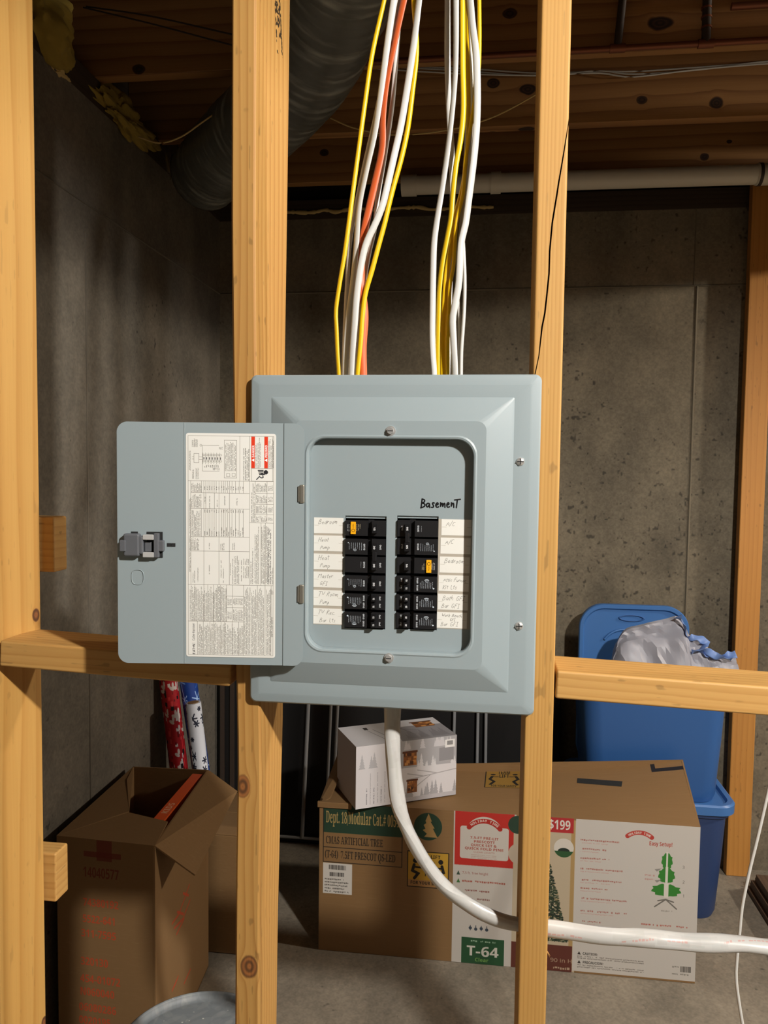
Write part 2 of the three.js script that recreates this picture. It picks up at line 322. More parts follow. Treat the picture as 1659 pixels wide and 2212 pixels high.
// the stud right of the panel: a long drying crack and a hole bored for the thick cable
{
  const x0 = 0.184, x1 = 0.222;
  const body = new Brush(wg(board(x0, x1, 0.038, STUDTOP, -D, 0), 'y', W.right));
  const line = [[1232, 240], [1227, 272], [1218, 329], [1206, 400], [1203, 420], [1193, 481], [1187.5, 542], [1186, 591], [1181, 640], [1177, 676], [1171, 706], [1164, 769], [1155, 812]].map(([x, y]) => at('z', 0, x, y));
  const wdt = line.map((_, i) => 0.0011 * Math.min(1, 0.35 + i / 5) * (i > 10 ? 0.6 : 1)), sh = new THREE.Shape();
  line.forEach((p, i) => (i ? sh.lineTo(p.x + wdt[i], p.y) : sh.moveTo(p.x + wdt[i], p.y)));
  for (let i = line.length - 1; i >= 0; i--) sh.lineTo(line[i].x - wdt[i], line[i].y);
  const crack = new Brush(grainUV(new THREE.ExtrudeGeometry(sh, { depth: 0.05, bevelEnabled: false }).translate(0, 0, -0.04), 'y', 0.35, 2.4));
  const hc = at('z', -0.045, 1155, 2001);
  const hole = new Brush(grainUV(new THREE.CylinderGeometry(0.017, 0.017, 0.08, 20).rotateZ(Math.PI / 2).translate(0.203, hc.y, -0.045), 'y', 0.35, 2.4));
  for (const b of [body, crack, hole]) b.updateMatrixWorld();
  const ev = new Evaluator(); ev.useGroups = false;
  const r = ev.evaluate(ev.evaluate(body, crack, SUBTRACTION), hole, SUBTRACTION);
  const s = group('wall_stud', 'straight-grained wooden stud with a long crack beside the top of the panel', 'stud');
  part(s, 'board', r.geometry, W.right);
  const rnd = mulberry(4);
  for (let i = 0; i < 7; i++) {
    const up = i % 2 ? 1 : -1, b = V(x1 - 0.002, hc.y + up * (0.016 + rnd() * 0.008), -0.03 + (rnd() - 0.5) * 0.02), e = b.clone().add(V(0.004 + rnd() * 0.006, up * (0.002 + rnd() * 0.012), 0.004));
    const d = e.clone().sub(b), cg = new THREE.ConeGeometry(0.0014, d.length(), 5).applyQuaternion(new THREE.Quaternion().setFromUnitVectors(V(0, 1, 0), d.normalize())).translate((b.x + e.x) / 2, (b.y + e.y) / 2, (b.z + e.z) / 2);
    part(s, 'splinter', grainUV(cg, 'y', 0.35, 2.4), W.right);
  }
  close(s);
}
// blocking between the studs
function blocking(xa, xb, ya, yb, label, ou, twist = 0) {
  const l = xb - xa, g = wg(new RoundedBoxGeometry(l, 0.038, D, 2, 0.0035), 'x', W.block, ou, 0.3 + ou);
  g.rotateX(twist).rotateZ(Math.atan2(yb - ya, l)).translate((xa + xb) / 2, (ya + yb) / 2 - 0.019, -D / 2);
  return thing('wall_blocking', g, W.block, label, 'lumber');
}
{
  const a = at('z', 0, 1205, 1449), b = at('z', 0, 1659, 1484), k = (b.y - a.y) / (b.x - a.x);
  blocking(0.224, 0.588, a.y, a.y + k * 0.364, 'short flat wooden block bridging the studs in front of the blue totes', 0.05);
  const c = at('z', 0, 0, 1384), d = at('z', 0, 470, 1424), q = (d.y - c.y) / (d.x - c.x);
  blocking(-0.572, -0.224, c.y + q * (-0.572 - c.x), c.y + q * (-0.224 - c.x), 'short flat wooden block bridging the studs behind the open panel door', 0.21);
}
// scraps of lumber nailed behind the stud at the side wall
for (const [y0, y1, x1, lab] of [[0.797, 0.877, -0.541, 'lower'], [1.328, 1.414, -0.537, 'upper']])
  thing('lumber_scrap', wg(board(-0.80, x1, y0, y1, -0.129, -0.091, 0.003), 'x', W.block, y0, y0 * 3), W.block, lab + ' short wooden scrap nailed behind the stud next to the side wall', 'lumber');

// flat post against the back wall
{
  const b = at('z', -1.92, 1568, 1893);
  const xs = [1.044, 1.126];
  thing('wall_post', wg(board(xs[0], xs[1], 0, JB - 0.002, -1.958, -1.92, 0.003), 'y', W.post, 0.1), W.post, 'orange-brown flat wooden post standing against the back wall', 'post');
}

// ---------------------------------------------------------------- handwriting: pen strokes on a small grid
const GLYPH = {
  A: [4, [[0, 0, 2, 7, 4, 0], [0.8, 2.5, 3.2, 2.5]]], B: [3.6, [[0, 0, 0.2, 7, 2.6, 6.4, 2.4, 4.2, 0.3, 3.8, 3.2, 3.2, 3.1, 0.7, 0, 0]]], C: [3.6, [[3.5, 6, 2, 7, 0.5, 5, 0.3, 2, 1.5, 0, 3.5, 0.8]]],
  F: [3.4, [[0.3, 0, 0.5, 7, 3.6, 7], [0.3, 3.8, 2.8, 3.9]]], G: [3.9, [[3.5, 6, 2, 7, 0.4, 4.5, 0.6, 1, 2, 0, 3.6, 1, 3.6, 3, 2, 3]]], H: [4, [[0, 0, 0.4, 7], [3.4, 0, 3.7, 7], [0.2, 3.4, 3.5, 3.9]]],
  I: [3, [[0.5, 7, 3, 7], [1.8, 7, 1.7, 0], [0.4, 0, 3, 0]]], K: [3.5, [[0.3, 0, 0.5, 7], [3.4, 7, 0.4, 3, 3.4, 0]]], L: [3.2, [[0.6, 7, 0.3, 0, 3.2, 0]]], M: [4.4, [[0, 0, 0.5, 7, 2, 2.5, 3.9, 7, 4.2, 0]]],
  P: [3.3, [[0.2, 0, 0.6, 7, 3.1, 6.4, 3, 4.3, 0.4, 3.4]]], R: [3.5, [[0.2, 0, 0.5, 7, 3.1, 6.5, 3, 4.4, 0.4, 3.6, 3.4, 0]]], T: [3.8, [[0, 7, 4, 7.1], [2, 7, 1.7, 0]]], V: [3.7, [[0, 7, 1.6, 0, 3.8, 7]]], W: [4.8, [[0, 6, 1, 0, 2.2, 5, 3.4, 0, 4.7, 6]]],
  a: [3.3, [[3, 3.5, 1.5, 4.2, 0.3, 2, 1.2, 0.1, 2.7, 1.2, 3, 4, 3.2, 0.2]]], c: [2.9, [[2.8, 3.4, 1.4, 4.1, 0.3, 2, 1.3, 0.1, 2.8, 0.7]]], d: [3.2, [[2.8, 3.3, 1.2, 4, 0.2, 1.8, 1.2, 0.1, 2.6, 1.2, 3.1, 7, 3, 0.1]]],
  e: [3, [[0.4, 2.1, 2.8, 2.4, 2.1, 4, 0.9, 3.6, 0.3, 1.8, 1.3, 0.1, 2.9, 0.8]]], f: [2.3, [[2.2, 6.6, 1.3, 7, 0.9, 5, 0.8, 0], [0, 4, 2, 4.1]]], h: [3.1, [[0.5, 7, 0.2, 0, 0.4, 2.5, 1.6, 4, 2.7, 3.2, 2.8, 0]]], i: [1.1, [[0.5, 4, 0.4, 0], [0.6, 5.6, 0.7, 5.9]]], k: [2.9, [[0.5, 7, 0.3, 0], [2.5, 4, 0.4, 2, 2.7, 0]]],
  m: [4, [[0.2, 4, 0.3, 0, 0.4, 2.8, 1.3, 4, 1.8, 3, 1.8, 0, 2, 2.8, 2.9, 4, 3.5, 3, 3.7, 0]]], n: [3, [[0.2, 4, 0.3, 0, 0.4, 2.6, 1.5, 4, 2.6, 3, 2.7, 0]]], o: [3, [[1.6, 4.1, 0.4, 2.6, 0.8, 0.4, 2, 0.2, 2.8, 1.8, 2.3, 3.8, 1.6, 4.1]]], p: [3, [[0.4, 4, 0, -2.6], [0.3, 3.2, 1.7, 4.1, 2.7, 2.2, 1.5, 0.1, 0.2, 1]]],
  r: [2.4, [[0.3, 4, 0.4, 0, 0.5, 2.6, 1.3, 4, 2.3, 3.7]]], s: [2.6, [[2.4, 3.6, 1, 4, 0.6, 2.8, 2.2, 1.5, 1.8, 0.2, 0.3, 0.4]]], t: [2.4, [[1.3, 6.4, 1.1, 0.4, 2.1, 0.1], [0.1, 4.4, 2.4, 4.5]]], u: [3.1, [[0.3, 4, 0.4, 0.8, 1.4, 0, 2.6, 1.4, 2.7, 4, 2.9, 0]]], '/': [2.6, [[0, -0.5, 2.6, 7.5]]], '.': [1.2, [[0.4, 0.2, 0.7, 0]]], ' ': [2.6, []],
};
function hand(g, text, x, y, s, slant = 0.12, seed = 1) {
  const r = mulberry(seed * 977);
  for (const ch of text) {
    const [w, strokes] = GLYPH[ch] ?? GLYPH['.'];
    const dy = (r() - 0.5) * 1.0, k = 0.86 + r() * 0.26;
    for (const st of strokes) {
      const P = []; for (let i = 0; i < st.length; i += 2) P.push([x + (st[i] * k + st[i + 1] * slant) * s, y - (st[i + 1] * k + dy) * s]);
      g.beginPath(); g.moveTo(...P[0]);
      for (let i = 1; i < P.length - 1; i++) g.quadraticCurveTo(P[i][0], P[i][1], (P[i][0] + P[i + 1][0]) / 2, (P[i][1] + P[i + 1][1]) / 2);
      g.lineTo(...P[P.length - 1]); g.stroke();
    }
    x += (w * k + 0.9) * s;
  }
  return x;
}
// tiny print too small to read: short grey dashes along a line
function greek(g, x0, x1, y, h, seed, color = '#555') {
  const r = mulberry(seed); g.fillStyle = color;
  for (let x = x0; x < x1;) { const w = h * (0.25 + r() * 0.7); if (r() > 0.14) { g.fillRect(x, y + h * 0.25 * r(), Math.min(w, x1 - x), h * (0.55 + 0.3 * r())); } x += w + h * 0.22; }
}

// ---------------------------------------------------------------- breaker panel
const panel = group('breaker_panel', 'grey electrical breaker panel with its door swung open between two studs', 'breaker panel');
const PZ = { rim: 0.012, top: 0.026, dead: 0.0138 };
{
  const ring = (x0, x1, y0, y1, r, z) => rrect(x1 - x0, y1 - y0, r, (a, b) => V((x0 + x1) / 2 + a, (y0 + y1) / 2 + b, z), 20);
  const X0 = -0.193, X1 = 0.1955, Y0 = 1.171, Y1 = 1.621;
  const rings = [
    ring(X0 + 0.002, X1 - 0.002, Y0 + 0.002, Y1 - 0.002, 0.009, 0.001), ring(X0, X1, Y0, Y1, 0.009, 0.003), ring(X0, X1, Y0, Y1, 0.009, 0.0075), ring(X0 + 0.002, X1 - 0.002, Y0 + 0.002, Y1 - 0.002, 0.008, 0.0095),
    ring(X0 + 0.012, X1 - 0.012, Y0 + 0.012, Y1 - 0.012, 0.004, PZ.rim), ring(X0 + 0.014, X1 - 0.014, Y0 + 0.014, Y1 - 0.014, 0.004, PZ.rim + 0.0003),
    ring(-0.163, 0.161, 1.202, 1.591, 0.002, PZ.rim + 0.0006), ring(-0.161, 0.159, 1.204, 1.589, 0.003, PZ.rim + 0.0016),
    ring(-0.131, 0.1285, 1.231, 1.562, 0.010, PZ.top - 0.0012), ring(-0.128, 0.1255, 1.234, 1.559, 0.012, PZ.top),
    ring(-0.1135, 0.1145, 1.2485, 1.5405, 0.026, PZ.top), ring(-0.1115, 0.1125, 1.2505, 1.5385, 0.025, PZ.top + 0.0009), ring(-0.1095, 0.1105, 1.2525, 1.5365, 0.024, PZ.top + 0.0002),
    ring(-0.1085, 0.1095, 1.2535, 1.5355, 0.023, PZ.top - 0.002), ring(-0.1085, 0.1095, 1.2535, 1.5355, 0.023, PZ.dead + 0.001),
    ring(-0.1115, 0.1125, 1.2505, 1.5385, 0.025, PZ.dead + 0.001),
  ];
  part(panel, 'cover', loft(rings, false, false, 0.12), M.panel);
  // steel can in the stud bay
  const can = new THREE.Shape([[-0.176, 1.182], [0.176, 1.182], [0.176, 1.61], [-0.176, 1.61]].map((p) => new THREE.Vector2(...p)));
  const inner = new THREE.Path([[-0.174, 1.184], [-0.174, 1.608], [0.174, 1.608], [0.174, 1.184]].map((p) => new THREE.Vector2(...p)));
  can.holes.push(inner);
  const side = new THREE.ExtrudeGeometry(can, { depth: 0.085, bevelEnabled: false }).translate(0, 0, -0.085);
  part(panel, 'enclosure', mergeGeometries([side.toNonIndexed(), box(-0.174, 0.174, 1.184, 1.608, -0.086, -0.084).toNonIndexed()]), M.panel);
}
// dead front with its two breaker windows and the word written on it
const rowL = [1121, 1160.5, 1200, 1239.5, 1279, 1318.5, 1358].map((y) => at('z', PZ.dead, 790, y).y);
const rowR = [1121, 1161, 1201, 1241, 1281, 1320.5, 1360].map((y) => at('z', PZ.dead, 900, y).y);
const winL = [at('z', PZ.dead, 745, 1240).x, at('z', PZ.dead, 833.5, 1240).x], winR = [at('z', PZ.dead, 856.5, 1240).x, at('z', PZ.dead, 945.5, 1240).x];
{
  const DX0 = -0.118, DX1 = 0.119, DY0 = 1.244, DY1 = 1.545, S = 5200;
  const sh = new THREE.Shape([[DX0, DY0], [DX1, DY0], [DX1, DY1], [DX0, DY1]].map((p) => new THREE.Vector2(...p)));
  for (const [w, r] of [[winL, rowL], [winR, rowR]]) sh.holes.push(new THREE.Path([[w[0], r[6]], [w[0], r[0] + 0.004], [w[1], r[0] + 0.004], [w[1], r[6]]].map((p) => new THREE.Vector2(...p))));
  const g = new THREE.ExtrudeGeometry(sh, { depth: 0.0015, bevelEnabled: false }).translate(0, 0, PZ.dead - 0.0015);
  const p = g.attributes.position, uv = g.attributes.uv;
  for (let i = 0; i < p.count; i++) uv.setXY(i, (p.getX(i) - DX0) / (DX1 - DX0), (p.getY(i) - DY0) / (DY1 - DY0));
  const tex = canvasTex(Math.round((DX1 - DX0) * S), Math.round((DY1 - DY0) * S), (c, w, h) => {
    c.fillStyle = 'rgb(148,161,165)'; c.fillRect(0, 0, w, h);
    const a = at('z', PZ.dead, 908, 1097), b = at('z', PZ.dead, 992, 1094);
    c.save(); c.translate((a.x - DX0) * S, (DY1 - a.y) * S); c.rotate(-0.02);
    c.strokeStyle = '#0a0a0c'; c.lineWidth = 9.5; c.lineCap = 'round'; c.lineJoin = 'round';
    const u = (b.x - a.x) * S / 34.5, st = [
      [[0.6, 0, 0.9, 7], [0.9, 7, 3.4, 6.6, 3.2, 4.4, 0.9, 3.8, 4.1, 3, 3.6, 0.9, 0.3, 0]], [[7.6, 3.4, 6, 4, 5, 2.2, 5.8, 0.5, 7.2, 1, 7.8, 3.6, 8.3, 0.2]], [[12, 3.8, 10.6, 4.2, 10.4, 3, 11.8, 1.6, 11.4, 0.3, 9.8, 0.4]], [[13.4, 2.1, 15.8, 2.4, 15.2, 4.1, 13.8, 3.6, 13.4, 1.6, 14.6, 0.2, 16.2, 0.8]],
      [[17.6, 4, 17.8, 0.2, 18.2, 3, 19.4, 4, 19.8, 0.4, 20.2, 3, 21.4, 4, 21.8, 0.3]], [[23.2, 2.2, 25.4, 2.5, 24.8, 4.2, 23.4, 3.6, 23.2, 1.6, 24.2, 0.2, 25.8, 0.8]], [[27.2, 4, 27.2, 0.3, 27.8, 3.2, 29.2, 4, 29.6, 0.3]], [[32.2, 6.4, 31.9, 0.1], [29.8, 6.2, 34.8, 6.7]]];
    for (const ch of st) for (const s of ch) { const P = []; for (let i = 0; i < s.length; i += 2) P.push([(s[i] + s[i + 1] * 0.1) * u, -s[i + 1] * u * 1.12]); c.beginPath(); c.moveTo(...P[0]); for (let i = 1; i < P.length - 1; i++) c.quadraticCurveTo(P[i][0], P[i][1], (P[i][0] + P[i + 1][0]) / 2, (P[i][1] + P[i + 1][1]) / 2); c.lineTo(...P[P.length - 1]); c.stroke(); }
    c.restore();
  });
  part(panel, 'dead_front', g, std({ map: tex, roughness: 0.4 }));
  for (const [w, r] of [[winL, rowL], [winR, rowR]]) part(panel, 'window_tab', box(w[0] + 0.0005, w[1] - 0.0005, r[0] + 0.0006, r[0] + 0.0042, PZ.dead - 0.004, PZ.dead - 0.0022).rotateX(0), M.panel);
}
// screws
function screw(x, y, z, r, hex) {
  const head = hex ? new THREE.CylinderGeometry(r, r * 1.02, 0.004, 6).rotateX(Math.PI / 2).translate(x, y, z + 0.0025) : new THREE.SphereGeometry(r, 18, 8, 0, Math.PI * 2, 0, Math.PI / 2).scale(1, 0.55, 1).rotateX(Math.PI / 2).translate(x, y, z);
  const flange = new THREE.CylinderGeometry(r * 1.45, r * 1.5, 0.0012, 20).rotateX(Math.PI / 2).translate(x, y, z + 0.0006);
  const s = part(panel, 'screw', mergeGeometries((hex ? [head, flange] : [head]).map((q) => q.toNonIndexed())), M.steel, hex ? 'slotted hex-head steel screw' : 'round-head steel screw');
  const zt = hex ? z + 0.0045 : z + r * 0.55;
  const slot = [box(x - r * 0.75, x + r * 0.75, y - 0.0005, y + 0.0005, zt - 0.0006, zt + 0.0001)];
  if (!hex) slot.push(box(x - 0.0005, x + 0.0005, y - r * 0.7, y + r * 0.7, zt - 0.0006, zt + 0.0001));
  part(s, 'slot', mergeGeometries(slot).rotateZ(0), M.darkHole);
}
for (const [a, b] of [[844, 931], [840, 1421]]) { const p = at('z', PZ.top, a, b); screw(p.x, p.y, PZ.top, 0.0045, true); }
for (const [a, b] of [[1124, 997], [1121, 1352]]) { const p = at('z', PZ.rim, a, b); screw(p.x, p.y, PZ.rim + 0.0005, 0.0056, false); }

// circuit breakers: u runs from the outer end (label) to the inner end (toggle)
const KIND = { arc: 0, double: 1, single: 2, tandem: 3 };
function breakerTex(kind, amps, mirror, plain) {
  return canvasTex(560, 248, (c, w, h) => {
    c.fillStyle = 'rgb(26,26,28)'; c.fillRect(0, 0, w, h);
    const vt = (t, x, y, s, color = '#e6e6e6', bold = 'bold') => { c.save(); c.translate(x, y); c.rotate(Math.PI / 2); c.fillStyle = color; c.font = bold + ' ' + s + 'px sans-serif'; c.textAlign = 'center'; c.textBaseline = 'middle'; c.fillText(t, 0, 0); c.restore(); };
    const lines = (x0, x1, y0, y1, n, seed, col) => { for (let i = 0; i < n; i++) { const x = lerp(x0, x1, i / Math.max(1, n - 1)), r = mulberry(seed + i); c.save(); c.translate(x, y0); c.rotate(Math.PI / 2); greek(c, 0, (y1 - y0) * (0.55 + 0.45 * r()), -4, 8, seed * 7 + i, col); c.restore(); } };
    if (kind === 'arc') { lines(38, 72, 62, 190, 3, 3, '#e2e4e6'); lines(162, 206, 58, 190, 3, 5, '#dccfa6'); return; }
    if (!plain) {
      lines(60, 230, 60, 200, kind === 'tandem' ? 8 : 7, 11, '#b9c2cc');
      c.fillStyle = '#c9d4de'; c.beginPath(); c.arc(46, 62, kind === 'tandem' ? 12 : 8, 0, 7); c.fill();
      c.strokeStyle = '#c9d4de'; c.lineWidth = 5; c.beginPath(); c.arc(140, 175, 17, 0, 7); c.stroke(); vt('UL', 140, 175, 15, '#c9d4de');
      if (kind === 'tandem') { c.lineWidth = 9; c.beginPath(); c.arc(140, 165, 38, 0.6, 2.5); c.stroke(); }
    } else lines(225, 225, 70, 190, 1, 13, '#9aa0a6');
    const ys = kind === 'tandem' ? [66, 182] : [125];
    for (const y of ys) { vt('OFF/O', 268, y, kind === 'tandem' ? 30 : 34, '#dfe6ec'); vt('On/I', 490, y, kind === 'tandem' ? 28 : 34, '#e9edf0'); }
  });
}
const amp = {};
const ampTex = (n) => (amp[n] ??= std({ map: canvasTex(96, 128, (c) => { c.fillStyle = 'rgb(20,20,22)'; c.fillRect(0, 0, 96, 128); c.save(); c.translate(48, 64); c.rotate(Math.PI / 2); c.fillStyle = '#f0f2f4'; c.font = 'bold 50px sans-serif'; c.textAlign = 'center'; c.textBaseline = 'middle'; c.fillText(String(n), 0, 2); c.restore(); }), roughness: 0.4 }));
const testMat = std({ map: canvasTex(66, 160, (c) => { c.fillStyle = 'rgb(250,178,16)'; c.fillRect(0, 0, 66, 160); c.save(); c.translate(33, 52); c.rotate(Math.PI / 2); c.fillStyle = '#6a4a10'; c.font = 'bold 26px sans-serif'; c.textAlign = 'center'; c.textBaseline = 'middle'; c.fillText('TEST', 0, 0); c.restore(); c.strokeStyle = '#5a3c08'; c.lineWidth = 7; c.beginPath(); c.arc(33, 112, 19, 0, 7); c.stroke(); }), roughness: 0.45 });
// a box whose +z face carries a map, its uv taken from a rectangle
const faced = (x0, x1, y0, y1, z0, z1, m, mSide, R) => {
  const g = new THREE.BoxGeometry(x1 - x0, y1 - y0, z1 - z0).translate((x0 + x1) / 2, (y0 + y1) / 2, (z0 + z1) / 2);
  if (R) for (let i = 16; i < 20; i++) { const u = g.attributes.uv.getX(i), v = g.attributes.uv.getY(i); g.attributes.uv.setXY(i, lerp(R[0], R[1], u), lerp(R[2], R[3], v)); }
  return [g, [mSide, mSide, mSide, mSide, m, mSide]];
};
const faceMats = {};
function breaker(side, row, rows, kind, amps, label) {
  const w = side === 'L' ? winL : winR, r = side === 'L' ? rowL : rowR, L = w[1] - w[0] - 0.001, H = r[row] - r[row + rows] - 0.0012;
  const b = new THREE.Group(); b.name = 'circuit_breaker'; b.userData.label = label; panel.add(b);
  b.position.set((w[0] + w[1]) / 2, (r[row] + r[row + rows]) / 2, 0); b.rotation.z = side === 'L' ? 0 : Math.PI;
  const u = (t) => -L / 2 + t * L, zb = PZ.dead - 0.012, zt = PZ.dead + 0.0045, hp = H / rows;
  for (let k = 0; k < rows; k++) {
    const y1 = H / 2 - k * hp - 0.0005, y0 = y1 - hp + 0.001;
    const key = kind + (kind === 'double' && k === (side === 'L' ? 1 : 1)); faceMats[key] ??= std({ map: breakerTex(kind, amps, false, key.endsWith('true')), roughness: 0.42 });
    const m = faceMats[key];
    const add = (n, t0, t1, a, c, z0, z1) => { const [g, mm] = faced(u(t0), u(t1), a, c, z0, z1, m, M.blackPlastic, [t0, t1, 0, 1]); return part(b, n, g, mm); };
    add('label_face', 0.005, 0.565, y0 + 0.001, y1 - 0.001, zb, zt);
    add('toggle_well', 0.555, 0.70, y0, y1, zb, zt - 0.008);
    add('inner_face', 0.66, 0.995, y0 + 0.0008, y1 - 0.0008, zb, zt - 0.0016);
    const pos = kind === 'tandem' ? [0.27, 0.73] : [0.5];
    for (const q of pos) {
      const yc = lerp(y1, y0, q), hh = kind === 'tandem' ? 0.0036 : 0.0058;
      const [g, mm] = faced(u(0.68), u(0.80), yc - hh, yc + hh, zb + 0.004, zt + 0.0055, ampTex(amps), M.blackPlastic, [0, 1, 0, 1]);
      part(b, 'toggle', g, mm);
    }
    if (kind === 'arc') { const [g, mm] = faced(u(0.145), u(0.265), y0 + 0.0032, y1 - 0.0026, zt - 0.001, zt + 0.002, testMat, std({ color: lin(250, 178, 16) }), [0, 1, 0, 1]); part(b, 'test_button', g, mm, 'yellow test button'); }
  }
  if (rows === 2) part(b, 'toggle_tie', board(u(0.69), u(0.79), -0.0062, 0.0062, zb + 0.006, zt + 0.0058, 0.0008), M.blackPlastic);
}
breaker('L', 0, 1, 'arc', 15, 'black arc-fault breaker with yellow test button beside the left bedroom card');
breaker('L', 1, 2, 'double', 30, 'black tied two-pole breaker beside the heat pump cards');
breaker('L', 3, 1, 'single', 20, 'black single breaker beside the master card');
breaker('L', 4, 1, 'tandem', 15, 'black tandem breaker with two small toggles beside the TV room card');
breaker('L', 5, 1, 'tandem', 15, 'black tandem breaker with two small toggles at the foot of the left row');
breaker('R', 0, 2, 'double', 50, 'black tied two-pole breaker beside the air conditioner cards');
breaker('R', 2, 1, 'arc', 15, 'black arc-fault breaker with yellow test button beside the right bedroom card');
breaker('R', 3, 1, 'tandem', 15, 'black tandem breaker beside the attic card');
breaker('R', 4, 1, 'tandem', 20, 'black tandem breaker beside the bath card');
breaker('R', 5, 1, 'tandem', 20, 'black tandem breaker at the foot of the right row');

// paper directory cards with pencilled names
{
  const cards = [
    ['L', 'Bedroom', ''], ['L', 'Heat', 'Pump'], ['L', 'Heat', 'Pump'], ['L', 'Master', 'GFI'], ['L', 'TV Room', 'Pump'], ['L', 'TV Rec.', 'Bar Lts'],
    ['R', 'A/C', ''], ['R', 'A/C', ''], ['R', 'Bedroom', ''], ['R', 'Attic Furnac', 'Kit Lts'], ['R', 'Bath GFI', 'Bar GFI'], ['R', 'Work Bench', 'Bar GFI']];
  const tex = canvasTex(1024, 1680, (c) => {
    cards.forEach(([s, a, b], i) => {
      const x = s === 'L' ? 0 : 512, y = (i % 6) * 280, seed = i + 3;
      c.fillStyle = '#e8e7e0'; c.fillRect(x, y, 512, 280);
      c.strokeStyle = '#a9a392'; c.lineWidth = 4; c.beginPath(); c.moveTo(x + 8, y + 136); c.lineTo(x + 84, y + 138); c.moveTo(x + 434, y + 138); c.lineTo(x + 504, y + 137); c.stroke();
      c.strokeStyle = '#6f6c66'; c.lineWidth = 5.5; c.lineCap = 'round'; c.lineJoin = 'round';
      const sc = a.length > 8 ? 8.8 : 11.6;
      hand(c, a, x + 78, y + (a === 'Work Bench' ? 86 : 112), sc, 0.28, seed);
      if (a === 'Work Bench') hand(c, 'GFI', x + 220, y + 156, 7.6, 0.2, seed + 9);
      if (b) hand(c, b, x + (s === 'L' ? 110 : 66), y + 246, 10.4, 0.22, seed + 20);
    });
  });
  const m = std({ map: tex, roughness: 0.8 }), e = std({ color: lin(233, 230, 218), roughness: 0.8 });
  const xl = [at('z', PZ.dead, 677.5, 1240).x, at('z', PZ.dead, 741, 1240).x], xr = [at('z', PZ.dead, 952, 1240).x, at('z', PZ.dead, 1017, 1240).x];
  const yl = [1118, 1156.5, 1196, 1235, 1274.5, 1314].map((y) => at('z', PZ.dead, 700, y).y), yr = [1122, 1162, 1203, 1243, 1283.5, 1323].map((y) => at('z', PZ.dead, 985, y).y);
  cards.forEach(([s], i) => {
    const k = i % 6, x = s === 'L' ? xl : xr, top = s === 'L' ? yl[k] : yr[k], hgt = 0.0212, u0 = s === 'L' ? 0 : 0.5;
    const sk = s === 'L' ? 0 : -0.0008 * k, [g, mm] = faced(x[0] + sk, x[1] + sk, top - hgt, top, PZ.dead, PZ.dead + 0.0004, m, e, [u0, u0 + 0.5, 1 - (k + 1) / 6, 1 - k / 6]);
    part(panel, 'directory_card', g, mm);
  });
  for (const [x, y0, y1] of [[xl, yl, yl], [xr, yr, yr]]) part(panel, 'card_backing', box(x[0] - (x === xr ? 0.004 : 0), x[1], y0[5] - 0.0222, y0[0], PZ.dead, PZ.dead + 0.0002), std({ color: lin(176, 168, 154), roughness: 0.9 }));
}

